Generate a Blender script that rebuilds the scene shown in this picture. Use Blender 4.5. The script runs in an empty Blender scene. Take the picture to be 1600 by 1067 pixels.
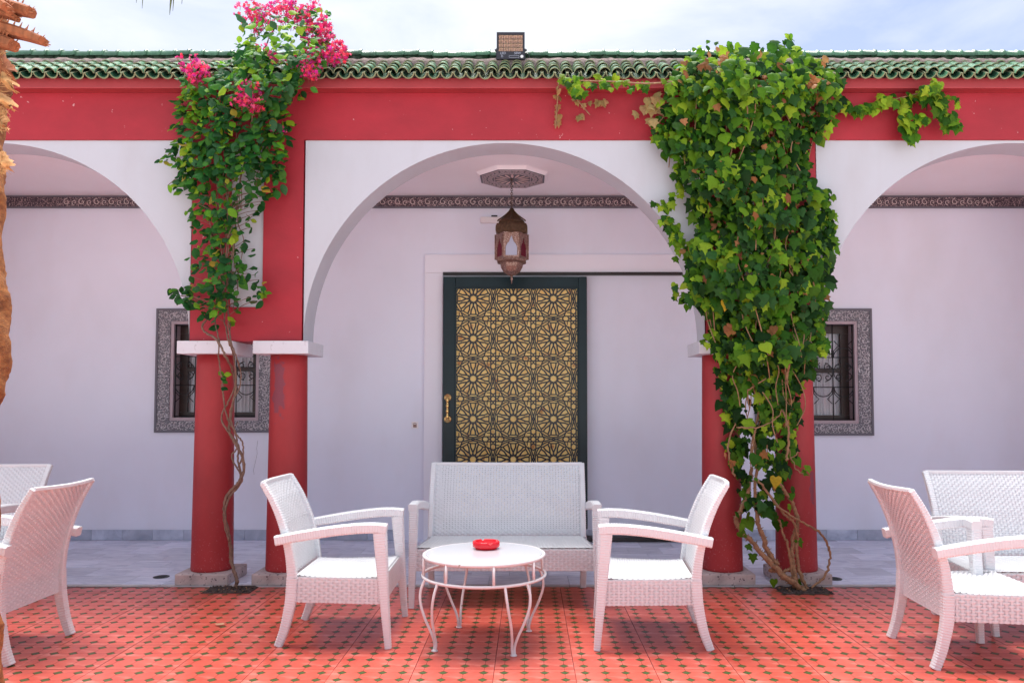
import bpy, bmesh, math, random
from mathutils import Vector, Matrix
random.seed(7)
S = bpy.context.scene
C = S.collection
PI = math.pi

# ------------------------------------------------------------------ camera, sky, sun, exposure
F, CX, HOR, CAMZ, TILT = 1220.0, 826.0, 635.0, 1.31, math.radians(2.5)
CY = HOR - F * math.tan(TILT)
cam_d = bpy.data.cameras.new('camera'); cam = bpy.data.objects.new('camera', cam_d); C.objects.link(cam)
cam_d.sensor_width = 36.0; cam_d.lens = F / 1600 * 36.0
cam_d.shift_x = (800 - CX) / 1600.0
cam_d.shift_y = (CY - 533.5) / 1600.0
cam_d.clip_start = 0.05; cam_d.clip_end = 5000
cam.location = (0, 0, CAMZ); cam.rotation_euler = (PI / 2 + TILT, 0, math.radians(0))
S.camera = cam

SUN_EL, SUN_AZ = math.radians(70), math.radians(345)      # azimuth clockwise from +Y (the way the camera looks)
SKX = 0.0
W = bpy.data.worlds.new('World'); S.world = W; W.use_nodes = True
nt = W.node_tree; nt.nodes.clear()
def N(nt, t, **k):
    n = nt.nodes.new(t)
    for a, b in k.items():
        if a.startswith('i_'):
            key = a[2:].replace('_', ' ')
            n.inputs[int(key) if key.isdigit() else key].default_value = b
        else: setattr(n, a, b)
    return n
out = N(nt, 'ShaderNodeOutputWorld'); bg = N(nt, 'ShaderNodeBackground', i_Strength=0.079)
sky = N(nt, 'ShaderNodeTexSky', sky_type='NISHITA', sun_disc=False, sun_elevation=SUN_EL, sun_rotation=SUN_AZ,
        air_density=1.0, dust_density=1.5, ozone_density=1.5)
tc = N(nt, 'ShaderNodeTexCoord'); mp = N(nt, 'ShaderNodeMapping'); mp.inputs['Scale'].default_value = (1.0, 1.0, 2.6)
mp.inputs['Rotation'].default_value = (0.0, 0.35, 0.0); mp.inputs['Location'].default_value = (SKX, 0.0, 0.0)
nz = N(nt, 'ShaderNodeTexNoise', i_Scale=2.4, i_Detail=9.0, i_Roughness=0.56, i_Distortion=0.35)
rp = N(nt, 'ShaderNodeValToRGB'); rp.color_ramp.elements[0].position = 0.36; rp.color_ramp.elements[1].position = 0.60
rp.color_ramp.elements[0].color = (0.30, 0.30, 0.30, 1); rp.color_ramp.elements[1].color = (0.97, 0.97, 0.97, 1)
mx = N(nt, 'ShaderNodeMix', data_type='RGBA')
nt.links.new(tc.outputs['Generated'], mp.inputs['Vector']); nt.links.new(mp.outputs[0], nz.inputs['Vector'])
nt.links.new(nz.outputs[0], rp.inputs[0]); nt.links.new(rp.outputs[0], mx.inputs[0])
skm = N(nt, 'ShaderNodeVectorMath', operation='MULTIPLY'); skm.inputs[1].default_value = (0.85, 0.85, 1.0)
nt.links.new(sky.outputs[0], skm.inputs[0]); nt.links.new(skm.outputs[0], mx.inputs[6]); mx.inputs[7].default_value = (5.2, 5.4, 5.85, 1)
nt.links.new(mx.outputs[2], bg.inputs[0]); nt.links.new(bg.outputs[0], out.inputs[0])
sd = bpy.data.lights.new('sun', 'SUN'); sun = bpy.data.objects.new('sun', sd); C.objects.link(sun)
sd.energy = 4.0; sd.angle = math.radians(48); sd.color = (1.0, 0.965, 0.92)
sv = Vector((math.sin(SUN_AZ) * math.cos(SUN_EL), math.cos(SUN_AZ) * math.cos(SUN_EL), math.sin(SUN_EL)))
sun.rotation_euler = (-sv).to_track_quat('-Z', 'Y').to_euler()
S.view_settings.view_transform = 'Standard'; S.view_settings.look = 'None'
S.view_settings.exposure = 1.32; S.view_settings.gamma = 1.0; S.view_settings.use_curve_mapping = False
S.render.engine = 'CYCLES'
S.cycles.max_bounces = 10; S.cycles.diffuse_bounces = 8; S.cycles.glossy_bounces = 3; S.cycles.transmission_bounces = 4
S.cycles.use_denoising = True; S.cycles.caustics_reflective = False; S.cycles.caustics_refractive = False

def P(px, py, Y):                      # a pixel of the photograph, at depth Y -> place in the scene (metres)
    u = (px - CX) / F; v = -(py - CY) / F
    dy = math.cos(TILT) - v * math.sin(TILT); dz = math.sin(TILT) + v * math.cos(TILT)
    k = Y / dy
    return Vector((u * k, Y, CAMZ + dz * k))

# ------------------------------------------------------------------ materials
def mat(name, col, rough=0.6, var=0.0, vscale=4.0, bump=0.0, bscale=40.0, metal=0.0, col2=None, rnd=0.0, spec=0.5, stretch=(1, 1, 1), bdist=0.004):
    m = bpy.data.materials.new(name); m.use_nodes = True
    t = m.node_tree; b = t.nodes['Principled BSDF']
    b.inputs['Base Color'].default_value = (*col, 1); b.inputs['Roughness'].default_value = rough
    b.inputs['Metallic'].default_value = metal; b.inputs['Specular IOR Level'].default_value = spec
    co = N(t, 'ShaderNodeTexCoord'); mpn = N(t, 'ShaderNodeMapping'); mpn.inputs['Scale'].default_value = stretch
    t.links.new(co.outputs['Object'], mpn.inputs['Vector'])
    last = None
    if var > 0 or col2:
        n = N(t, 'ShaderNodeTexNoise', i_Scale=vscale, i_Detail=6.0, i_Roughness=0.6)
        t.links.new(mpn.outputs[0], n.inputs['Vector'])
        r = N(t, 'ShaderNodeValToRGB'); r.color_ramp.elements[0].position = 0.3; r.color_ramp.elements[1].position = 0.72
        c1 = tuple(max(0, c * (1 - var)) for c in col); c2 = col2 or tuple(min(1, c * (1 + var)) for c in col)
        r.color_ramp.elements[0].color = (*c1, 1); r.color_ramp.elements[1].color = (*c2, 1)
        t.links.new(n.outputs[0], r.inputs[0]); last = r.outputs[0]
    if rnd > 0:
        oi = N(t, 'ShaderNodeObjectInfo'); hs = N(t, 'ShaderNodeHueSaturation')
        mr = N(t, 'ShaderNodeMapRange'); mr.inputs[3].default_value = 1 - rnd; mr.inputs[4].default_value = 1 + rnd
        t.links.new(oi.outputs['Random'], mr.inputs[0]); t.links.new(mr.outputs[0], hs.inputs['Value'])
        if last: t.links.new(last, hs.inputs['Color'])
        else: hs.inputs['Color'].default_value = (*col, 1)
        last = hs.outputs[0]
    if last: t.links.new(last, b.inputs['Base Color'])
    if bump > 0:
        n2 = N(t, 'ShaderNodeTexNoise', i_Scale=bscale, i_Detail=5.0); t.links.new(mpn.outputs[0], n2.inputs['Vector'])
        bp = N(t, 'ShaderNodeBump', i_Strength=bump, i_Distance=bdist)
        t.links.new(n2.outputs[0], bp.inputs['Height']); t.links.new(bp.outputs[0], b.inputs['Normal'])
    return m
def overlay(m, build):                 # build(tree, coords) -> (factor socket, colour); painted marks of their own shape
    t = m.node_tree; b = t.nodes['Principled BSDF']
    co = N(t, 'ShaderNodeTexCoord'); fac, col = build(t, co.outputs['Object'])
    mixn = N(t, 'ShaderNodeMix', data_type='RGBA'); t.links.new(fac, mixn.inputs[0])
    if b.inputs['Base Color'].links: t.links.new(b.inputs['Base Color'].links[0].from_socket, mixn.inputs[6])
    else: mixn.inputs[6].default_value = b.inputs['Base Color'].default_value
    mixn.inputs[7].default_value = (*col, 1); t.links.new(mixn.outputs[2], b.inputs['Base Color'])
def mth(t, op, a, b=None, clamp=False):
    n = N(t, 'ShaderNodeMath', operation=op); n.use_clamp = clamp
    for i, v in enumerate((a, b)):
        if v is None: continue
        if isinstance(v, (int, float)): n.inputs[i].default_value = v
        else: t.links.new(v, n.inputs[i])
    return n.outputs[0]
def noise_fac(t, co, scale, lo, hi, detail=4.0, stretch=None):
    if stretch:
        mpn = N(t, 'ShaderNodeMapping'); mpn.inputs['Scale'].default_value = stretch; t.links.new(co, mpn.inputs['Vector']); co = mpn.outputs[0]
    n = N(t, 'ShaderNodeTexNoise', i_Scale=scale, i_Detail=detail); t.links.new(co, n.inputs['Vector'])
    mr = N(t, 'ShaderNodeMapRange'); mr.inputs[1].default_value = lo; mr.inputs[2].default_value = hi
    t.links.new(n.outputs[0], mr.inputs[0]); return mr.outputs[0]

RED = (0.36, 0.015, 0.028)
M = {}
M['red'] = mat('red_paint', RED, 0.62, 0.16, 2.2, 0.25, 60, stretch=(1, 1, 1.6))
overlay(M['red'], lambda t, co: (mth(t, 'MULTIPLY', noise_fac(t, co, 24, 0.735, 0.76, 3), 0.6), (0.72, 0.50, 0.50)))
M['red_fascia'] = mat('fascia_paint', (0.37, 0.042, 0.050), 0.6, 0.12, 3.0, 0.2, 50)
M['white'] = mat('white_paint', (0.53, 0.55, 0.60), 0.6, 0.03, 1.5, 0.12, 45)
M['wall'] = mat('back_wall_paint', (0.79, 0.815, 0.92), 0.55, 0.03, 0.9, 0.10, 30)
overlay(M['wall'], lambda t, co: (mth(t, 'MULTIPLY', noise_fac(t, co, 1.6, 0.48, 0.80, 8, (1, 1, .45)), 0.30), (0.60, 0.56, 0.56)))
overlay(M['white'], lambda t, co: (mth(t, 'MULTIPLY', noise_fac(t, co, 2.4, 0.50, 0.78, 8, (1.6, 1, .5)), 0.30), (0.42, 0.39, 0.40)))
M['surround'] = mat('door_surround_paint', (0.84, 0.84, 0.91), 0.5, 0.02, 1.0, 0.08, 30)
M['ceil'] = mat('ceiling_paint', (0.92, 0.88, 0.90), 0.65, 0.03, 1.0)
M['stone'] = mat('plinth_stone', (0.50, 0.42, 0.40), 0.6, 0.25, 9, 0.4, 60)
overlay(M['stone'], lambda t, co: (noise_fac(t, co, 38, 0.60, 0.66), (0.10, 0.07, 0.08)))
M['cap'] = mat('capital_paint', (0.68, 0.69, 0.74), 0.55, 0.05, 5, 0.15, 40)
overlay(M['cap'], lambda t, co: (mth(t, 'MULTIPLY', noise_fac(t, co, 26, 0.64, 0.72), 0.5), (0.35, 0.32, 0.33)))
def column_mat(name, stain=None):
    m = mat(name, (0.36, 0.026, 0.030), 0.6, 0.18, 3.0, 0.3, 45, stretch=(1, 1, 0.6))
    def speck(t, co):
        sx = N(t, 'ShaderNodeSeparateXYZ'); t.links.new(co, sx.inputs[0])
        zf = N(t, 'ShaderNodeMapRange'); zf.inputs[1].default_value = 0.62; zf.inputs[2].default_value = 0.10
        t.links.new(sx.outputs[2], zf.inputs[0])
        return mth(t, 'MULTIPLY', mth(t, 'MULTIPLY', noise_fac(t, co, 75, 0.63, 0.68), zf.outputs[0]), 0.45), (0.62, 0.36, 0.36)
    overlay(m, speck)
    if stain:
        x0, z0, wx, wz = stain
        def st(t, co):
            sx = N(t, 'ShaderNodeSeparateXYZ'); t.links.new(co, sx.inputs[0])
            nn = N(t, 'ShaderNodeTexNoise', i_Scale=20.0, i_Detail=6.0); t.links.new(co, nn.inputs['Vector'])
            wob = mth(t, 'MULTIPLY', mth(t, 'SUBTRACT', nn.outputs[0], 0.5), 2.6)
            dx = mth(t, 'DIVIDE', mth(t, 'ABSOLUTE', mth(t, 'SUBTRACT', sx.outputs[0], x0)), wx)
            dz = mth(t, 'DIVIDE', mth(t, 'ABSOLUTE', mth(t, 'SUBTRACT', sx.outputs[2], z0)), wz)
            d = mth(t, 'ADD', mth(t, 'MAXIMUM', dx, dz), wob)
            mr = N(t, 'ShaderNodeMapRange'); mr.inputs[1].default_value = 1.05; mr.inputs[2].default_value = 0.8
            t.links.new(d, mr.inputs[0])
            front = mth(t, 'LESS_THAN', sx.outputs[1], 0.0)
            return mth(t, 'MULTIPLY', mth(t, 'MULTIPLY', mr.outputs[0], front), 0.75), (0.17, 0.045, 0.075)
        overlay(m, st)
    return m
M['column'] = column_mat('column_paint')
M['column_stain_a'] = column_mat('column_paint_patched', (-0.035, 1.47, 0.045, 0.20))
M['column_stain_b'] = column_mat('column_paint_scuffed', (0.085, 0.70, 0.02, 0.11))
M['glaze'] = mat('green_glaze', (0.030, 0.115, 0.062), 0.22, 0.35, 18, 0.25, 60, rnd=0.30, col2=(0.085, 0.205, 0.125))
M['glaze_ridge'] = mat('ridge_glaze', (0.050, 0.125, 0.070), 0.32, 0.45, 14, 0.2, 60, rnd=0.22)
M['terracotta'] = mat('tile_edge_clay', (0.22, 0.23, 0.12), 0.8, 0.3, 30)
M['mortar'] = mat('ridge_mortar', (0.20, 0.145, 0.135), 0.9, 0.35, 24, 0.8, 50, bdist=0.02)
M['tile_red'] = mat('floor_tile_red', (0.53, 0.069, 0.042), 0.34, 0.13, 5.0, 0.06, 30, rnd=0.13, col2=(0.62, 0.120, 0.084))
overlay(M['tile_red'], lambda t, co: (mth(t, 'MULTIPLY', noise_fac(t, co, 6, 0.52, 0.78, 9, (1, 3, 1)), 0.60), (0.82, 0.42, 0.36)))
M['tile_dot'] = mat('floor_tile_green', (0.042, 0.088, 0.020), 0.4, 0.25, 20)
M['grout'] = mat('floor_grout', (0.13, 0.035, 0.028), 0.9)
def marble(name, c1, c2, rough):
    m = mat(name, c1, rough); t = m.node_tree; b = t.nodes['Principled BSDF']
    co = N(t, 'ShaderNodeTexCoord'); oi = N(t, 'ShaderNodeObjectInfo')
    ad = N(t, 'ShaderNodeVectorMath', operation='ADD'); cm = N(t, 'ShaderNodeCombineXYZ')
    t.links.new(mth(t, 'MULTIPLY', oi.outputs['Random'], 37.0), cm.inputs[0]); t.links.new(mth(t, 'MULTIPLY', oi.outputs['Random'], 91.0), cm.inputs[1])
    t.links.new(co.outputs['Object'], ad.inputs[0]); t.links.new(cm.outputs[0], ad.inputs[1])
    mpn = N(t, 'ShaderNodeMapping'); mpn.inputs['Scale'].default_value = (1.0, 4.5, 1.0); mpn.inputs['Rotation'].default_value = (0, 0, 0.28)
    t.links.new(ad.outputs[0], mpn.inputs['Vector'])
    n = N(t, 'ShaderNodeTexNoise', i_Scale=4.2, i_Detail=8.0, i_Roughness=0.62, i_Distortion=1.1); t.links.new(mpn.outputs[0], n.inputs['Vector'])
    r = N(t, 'ShaderNodeValToRGB'); e = r.color_ramp.elements
    e[0].position = 0.33; e[0].color = (*c1, 1); e[1].position = 0.66; e[1].color = (*c2, 1)
    k = e.new(0.44); k.color = tuple(a * 0.55 + b_ * 0.45 for a, b_ in zip(c1, c2)) + (1,)
    hs = N(t, 'ShaderNodeHueSaturation'); mr = N(t, 'ShaderNodeMapRange'); mr.inputs[3].default_value = 0.84; mr.inputs[4].default_value = 1.14
    t.links.new(oi.outputs['Random'], mr.inputs[0]); t.links.new(mr.outputs[0], hs.inputs['Value'])
    t.links.new(n.outputs[0], r.inputs[0]); t.links.new(r.outputs[0], hs.inputs['Color']); t.links.new(hs.outputs[0], b.inputs['Base Color'])
    return m
M['marble'] = marble('grey_marble', (0.50, 0.54, 0.68), (0.82, 0.85, 0.96), 0.42)
M['marble_skirt'] = marble('skirting_marble', (0.30, 0.34, 0.44), (0.54, 0.58, 0.68), 0.35)
M['marble_joint'] = mat('marble_joint', (0.17, 0.16, 0.18), 0.9)
M['kerb'] = mat('portico_edge_stone', (0.50, 0.46, 0.46), 0.7, 0.15, 8, 0.2, 50)
M['ground'] = mat('pale_bounce_ground', (0.68, 0.67, 0.66), 0.9, 0.12, 1.2, 0.3, 12)  # unseen ground, made up pale to bounce light up at the facade
M['soil'] = mat('dark_soil', (0.035, 0.026, 0.024), 0.95, 0.5, 40, 1.0, 60, col2=(0.09, 0.06, 0.05))
def rattan(name, col):
    m = mat(name, col, 0.42, 0.035, 10, 0.05, 140, spec=0.4)
    return m
M['rattan'] = rattan('white_woven_resin', (0.715, 0.725, 0.745))
M['rattan_dark'] = rattan('resin_core', (0.60, 0.59, 0.60))
M['steel'] = mat('white_enamelled_steel', (0.66, 0.64, 0.65), 0.35, 0.05, 25)
overlay(M['steel'], lambda t, co: (noise_fac(t, co, 30, 0.70, 0.74), (0.25, 0.16, 0.12)))
M['glass_top'] = mat('white_glass_top', (0.55, 0.56, 0.60), 0.10)
M['ash'] = mat('red_melamine', (0.72, 0.006, 0.018), 0.25)
M['door'] = mat('door_paint', (0.006, 0.021, 0.026), 0.3, 0.2, 6, spec=0.28)
M['lattice'] = mat('lattice_black', (0.012, 0.012, 0.015), 0.35)
M['gold'] = mat('amber_panel', (0.92, 0.57, 0.13), 0.38, 0.0, 16, col2=(0.98, 0.77, 0.29), bump=0.3, bscale=90)
overlay(M['gold'], lambda t, co: (noise_fac(t, co, 11, 0.60, 0.72), (0.55, 0.21, 0.03)))
M['brass'] = mat('polished_brass', (0.78, 0.52, 0.20), 0.25, 0.1, 20, metal=1.0)
M['black_iron'] = mat('black_iron', (0.010, 0.010, 0.011), 0.5)
M['rail'] = mat('dark_rail', (0.035, 0.027, 0.025), 0.4)
def carved(name, dark, light, scale):
    m = mat(name, dark, 0.75); t = m.node_tree; b = t.nodes['Principled BSDF']
    co = N(t, 'ShaderNodeTexCoord')
    v = N(t, 'ShaderNodeTexVoronoi', i_Scale=scale, feature='SMOOTH_F1'); v.inputs['Randomness'].default_value = 0.55
    n = N(t, 'ShaderNodeTexNoise', i_Scale=scale * 0.9, i_Detail=2.0, i_Distortion=2.2)
    t.links.new(co.outputs['Object'], v.inputs['Vector']); t.links.new(co.outputs['Object'], n.inputs['Vector'])
    wv = mth(t, 'SINE', mth(t, 'ADD', mth(t, 'MULTIPLY', v.outputs['Distance'], 16.0), mth(t, 'MULTIPLY', n.outputs[0], 9.0)))
    mr = N(t, 'ShaderNodeMapRange'); mr.inputs[1].default_value = 0.1; mr.inputs[2].default_value = 0.75; t.links.new(wv, mr.inputs[0])
    mixn = N(t, 'ShaderNodeMix', data_type='RGBA'); t.links.new(mr.outputs[0], mixn.inputs[0])
    mixn.inputs[6].default_value = (*dark, 1); mixn.inputs[7].default_value = (*light, 1); t.links.new(mixn.outputs[2], b.inputs['Base Color'])
    bp = N(t, 'ShaderNodeBump', i_Strength=0.9, i_Distance=0.004); t.links.new(mr.outputs[0], bp.inputs['Height']); t.links.new(bp.outputs[0], b.inputs['Normal'])
    return m
M['carved'] = carved('carved_plaster', (0.155, 0.152, 0.172), (0.60, 0.58, 0.60), 42)
M['carved_dark'] = carved('carved_cornice', (0.075, 0.055, 0.07), (0.46, 0.34, 0.34), 46)
M['carved_edge'] = mat('carved_border', (0.14, 0.135, 0.16), 0.7)
M['carved_motif'] = mat('carved_motif', (0.58, 0.54, 0.56), 0.75, 0.2, 60)
M['reveal'] = mat('window_reveal_paint', (0.42, 0.34, 0.37), 0.7, 0.06, 8)
M['wood'] = mat('dark_brown_wood', (0.035, 0.016, 0.012), 0.45, 0.3, 12, stretch=(1, 1, 6))
M['curtain'] = mat('curtain_cloth', (0.82, 0.82, 0.85), 0.85, 0.10, 8, stretch=(6, 1, 0.3))
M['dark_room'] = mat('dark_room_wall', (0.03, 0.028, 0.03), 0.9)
def glass(name, col, rough=0.02, alpha=0.25):
    m = bpy.data.materials.new(name); m.use_nodes = True; t = m.node_tree; b = t.nodes['Principled BSDF']
    b.inputs['Base Color'].default_value = (*col, 1); b.inputs['Roughness'].default_value = rough; b.inputs['Alpha'].default_value = alpha
    return m
M['glass'] = glass('window_glass', (0.25, 0.27, 0.30), 0.03, 0.10)
M['lamp_red'] = mat('red_lantern_glass', (0.13, 0.001, 0.014), 0.2, spec=0.12)
M['lamp_clear'] = mat('frosted_lantern_glass', (0.40, 0.41, 0.52), 0.2)
M['lantern'] = mat('pierced_copper', (0.24, 0.125, 0.09), 0.45, 0.25, 30, metal=0.6)
overlay(M['lantern'], lambda t, co: (noise_fac(t, co, 150, 0.57, 0.62, 1.0), (0.50, 0.36, 0.32)))
M['lantern_top'] = mat('aged_brass', (0.11, 0.062, 0.034), 0.5, 0.4, 40, 0.5, 120, metal=0.6)
M['plastic_white'] = mat('white_plastic', (0.84, 0.80, 0.80), 0.4)
M['plastic_black'] = mat('black_plastic', (0.015, 0.015, 0.018), 0.4)
M['flood_body'] = mat('black_flood_housing', (0.025, 0.022, 0.030), 0.4)
M['flood_cell'] = mat('warm_reflector', (0.55, 0.36, 0.28), 0.3, 0.15, 30, metal=0.4)
M['flood_led'] = mat('led_chip', (0.28, 0.17, 0.11), 0.4)
M['print'] = mat('pale_print', (0.40, 0.40, 0.48), 0.6)
M['bark_a'] = mat('ivy_bark', (0.30, 0.165, 0.085), 0.85, 0.35, 40, 0.9, 120)
M['bark_b'] = mat('creeper_bark', (0.20, 0.12, 0.085), 0.85, 0.35, 40, 0.8, 120)
M['palm'] = mat('palm_fibre', (0.42, 0.115, 0.022), 0.9, 0.55, 14, 1.0, 70, col2=(0.60, 0.25, 0.07), stretch=(1, 1, 3.5), bdist=0.02)
M['palm_stub'] = mat('dry_frond_base', (0.33, 0.105, 0.040), 0.85, 0.35, 12, 0.6, 60, stretch=(3, 3, 1))
M['palm_husk'] = mat('pale_husk', (0.62, 0.33, 0.13), 0.85, 0.3, 16, 0.5, 60)
M['palm_leaf'] = mat('palm_leaflet', (0.10, 0.12, 0.045), 0.6, 0.3, 10)
M['drain'] = mat('drain_metal', (0.07, 0.075, 0.08), 0.5, metal=0.5)
def leafmat(name, trans):
    m = bpy.data.materials.new(name); m.use_nodes = True; t = m.node_tree; b = t.nodes['Principled BSDF']
    a = N(t, 'ShaderNodeAttribute', attribute_name='Col')
    co = N(t, 'ShaderNodeTexCoord'); n = N(t, 'ShaderNodeTexNoise', i_Scale=70.0, i_Detail=3.0); t.links.new(co.outputs['Object'], n.inputs['Vector'])
    mr = N(t, 'ShaderNodeMapRange'); mr.inputs[3].default_value = 0.7; mr.inputs[4].default_value = 1.3; t.links.new(n.outputs[0], mr.inputs[0])
    hs = N(t, 'ShaderNodeHueSaturation'); t.links.new(a.outputs['Color'], hs.inputs['Color']); t.links.new(mr.outputs[0], hs.inputs['Value'])
    t.links.new(hs.outputs[0], b.inputs['Base Color']); b.inputs['Roughness'].default_value = 0.5; b.inputs['Specular IOR Level'].default_value = 0.14
    tr = N(t, 'ShaderNodeBsdfTranslucent'); t.links.new(hs.outputs[0], tr.inputs['Color'])
    mxs = N(t, 'ShaderNodeMixShader'); mxs.inputs[0].default_value = trans
    o = t.nodes['Material Output']; t.links.new(b.outputs[0], mxs.inputs[1]); t.links.new(tr.outputs[0], mxs.inputs[2]); t.links.new(mxs.outputs[0], o.inputs['Surface'])
    return m
M['leaf'] = leafmat('leaf', 0.38)
M['petal'] = leafmat('petal', 0.35)

# ------------------------------------------------------------------ mesh helpers
class MB:
    def __init__(s): s.v = []; s.f = []; s.mi = []; s.col = []; s.smooth = []
    def add(s, vs, fs, mi=0, col=None, smooth=False):
        o = len(s.v); s.v.extend([tuple(p) for p in vs])
        for f in fs:
            s.f.append([i + o for i in f]); s.mi.append(mi); s.col.append(col); s.smooth.append(smooth)
    def box(s, x0, x1, y0, y1, z0, z1, mi=0):
        vs = [(x0, y0, z0), (x1, y0, z0), (x1, y1, z0), (x0, y1, z0), (x0, y0, z1), (x1, y0, z1), (x1, y1, z1), (x0, y1, z1)]
        s.add(vs, [(3, 2, 1, 0), (4, 5, 6, 7), (0, 1, 5, 4), (1, 2, 6, 5), (2, 3, 7, 6), (3, 0, 4, 7)], mi)
    def bbox(s, x0, x1, y0, y1, z0, z1, b=0.006, mi=0):      # box with chamfered edges
        bm = bmesh.new(); bmesh.ops.create_cube(bm, size=1)
        for v in bm.verts: v.co = ((x0 + x1) / 2 + v.co.x * (x1 - x0), (y0 + y1) / 2 + v.co.y * (y1 - y0), (z0 + z1) / 2 + v.co.z * (z1 - z0))
        bmesh.ops.bevel(bm, geom=bm.edges[:], offset=b, segments=2, affect='EDGES', profile=0.5)
        bm.verts.index_update(); s.add([v.co for v in bm.verts], [[v.index for v in f.verts] for f in bm.faces], mi); bm.free()
    def tube(s, pts, r, n=8, mi=0, cap=True, col=None):
        pts = [Vector(p) for p in pts]; k = len(pts); rr = r if isinstance(r, (list, tuple)) else [r] * k
        up = None; vs = []
        for i, p in enumerate(pts):
            d = (pts[min(i + 1, k - 1)] - pts[max(i - 1, 0)])
            if d.length < 1e-9: d = Vector((0, 0, 1))
            d.normalize()
            if up is None:
                up = Vector((0, 0, 1)) if abs(d.z) < 0.9 else Vector((1, 0, 0))
            a = d.cross(up)
            if a.length < 1e-6: a = d.cross(Vector((0.3, 1, 0.2)))
            a.normalize(); b = a.cross(d); up = b
            for j in range(n):
                t = 2 * PI * j / n; vs.append(p + (a * math.cos(t) + b * math.sin(t)) * rr[i])
        fs = [(i * n + j, i * n + (j + 1) % n, (i + 1) * n + (j + 1) % n, (i + 1) * n + j) for i in range(k - 1) for j in range(n)]
        if cap: fs += [list(range(n))[::-1], [(k - 1) * n + j for j in range(n)]]
        s.add(vs, fs, mi, col, True)
    def lathe(s, prof, n=24, c=(0, 0, 0), mi=0, smooth=True, a0=0.0):
        vs = []; k = len(prof)
        for r, z in prof:
            for j in range(n):
                t = 2 * PI * j / n + a0; vs.append((c[0] + r * math.cos(t), c[1] + r * math.sin(t), c[2] + z))
        fs = [(i * n + j, i * n + (j + 1) % n, (i + 1) * n + (j + 1) % n, (i + 1) * n + j) for i in range(k - 1) for j in range(n)]
        fs += [list(range(n))[::-1], [(k - 1) * n + j for j in range(n)]]
        s.add(vs, fs, mi, None, smooth)
    def prism(s, poly, y0, y1, mi=0):           # polygon in x,z pulled along y
        n = len(poly); vs = [(x, y0, z) for x, z in poly] + [(x, y1, z) for x, z in poly]
        s.add(vs, [list(range(n)), list(range(2 * n - 1, n - 1, -1))] + [(i, i + n, (i + 1) % n + n, (i + 1) % n) for i in range(n)], mi)
    def mesh(s, name, mats):
        me = bpy.data.meshes.new(name); me.from_pydata(s.v, [], s.f)
        for m in mats: me.materials.append(m)
        me.polygons.foreach_set('material_index', s.mi); me.polygons.foreach_set('use_smooth', s.smooth)
        if any(c is not None for c in s.col):
            at = me.color_attributes.new('Col', 'FLOAT_COLOR', 'CORNER'); buf = []
            for f, c in zip(s.f, s.col): buf.extend((list(c or (0.1, 0.1, 0.1)) + [1.0]) * len(f))
            at.data.foreach_set('color', buf)
        me.validate(); me.update(); return me
    def build(s, name, mats, parent=None, loc=None, fix=True):
        if not isinstance(mats, (list, tuple)): mats = [mats]
        me = s.mesh(name, mats)
        if fix:
            bm = bmesh.new(); bm.from_mesh(me); bmesh.ops.recalc_face_normals(bm, faces=bm.faces); bm.to_mesh(me); bm.free()
        return put(name, me, parent, loc)
def put(name, me, parent=None, loc=None, rot=None):
    o = bpy.data.objects.new(name, me); C.objects.link(o)
    if parent: o.parent = parent
    if loc is not None: o.location = loc
    if rot is not None: o.rotation_euler = rot
    return o
def tag(o, label=None, cat=None, group=None, kind=None):
    if label: o['label'] = label
    if cat: o['category'] = cat
    if group: o['group'] = group
    if kind: o['kind'] = kind
    return o
def thing(name, label, cat, loc=(0, 0, 0), rz=0.0, group=None):
    o = bpy.data.objects.new(name, None); C.objects.link(o); o.location = loc; o.rotation_euler = (0, 0, rz)
    o.empty_display_size = 0.1
    return tag(o, label, cat, group)
def copy_tree(o, parent=None):
    c = o.copy(); C.objects.link(c)
    if parent: c.parent = parent
    for ch in list(o.children): copy_tree(ch, c)
    return c
def smooth_path(pts, n=6):
    pts = [Vector(p) for p in pts]; r = []
    for i in range(len(pts) - 1):
        p0 = pts[max(i - 1, 0)]; p1 = pts[i]; p2 = pts[i + 1]; p3 = pts[min(i + 2, len(pts) - 1)]
        for k in range(n):
            t = k / n
            r.append(0.5 * ((2 * p1) + (p2 - p0) * t + (2 * p0 - 5 * p1 + 4 * p2 - p3) * t * t + (3 * p1 - p0 - 3 * p2 + p3) * t ** 3))
    r.append(pts[-1]); return r

# ------------------------------------------------------------------ main dimensions
YF, YB, YS = 5.82, 7.72, 5.745                     # arcade front, back wall, edge of the terrace
ZL = P(787, 219, YF).z                             # underside of the red beam / top of the white arches
ZSP = P(787, 533, YF).z                            # springing
ZFB = P(700, 138, 5.72).z; ZFT = P(700, 121.5, 5.72).z
ZCE = P(800, 307, YB).z                            # ceiling
PC = [P(386, 400, YF).x, P(1189.5, 400, YF).x]     # pier centres
PER = PC[1] - PC[0]; PW = 0.835
PIERS = [PC[0] - PER, PC[0], PC[1], PC[1] + PER]
XL, XR = PIERS[0] - 0.6, PIERS[3] + 0.6
TH = 0.28

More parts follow.
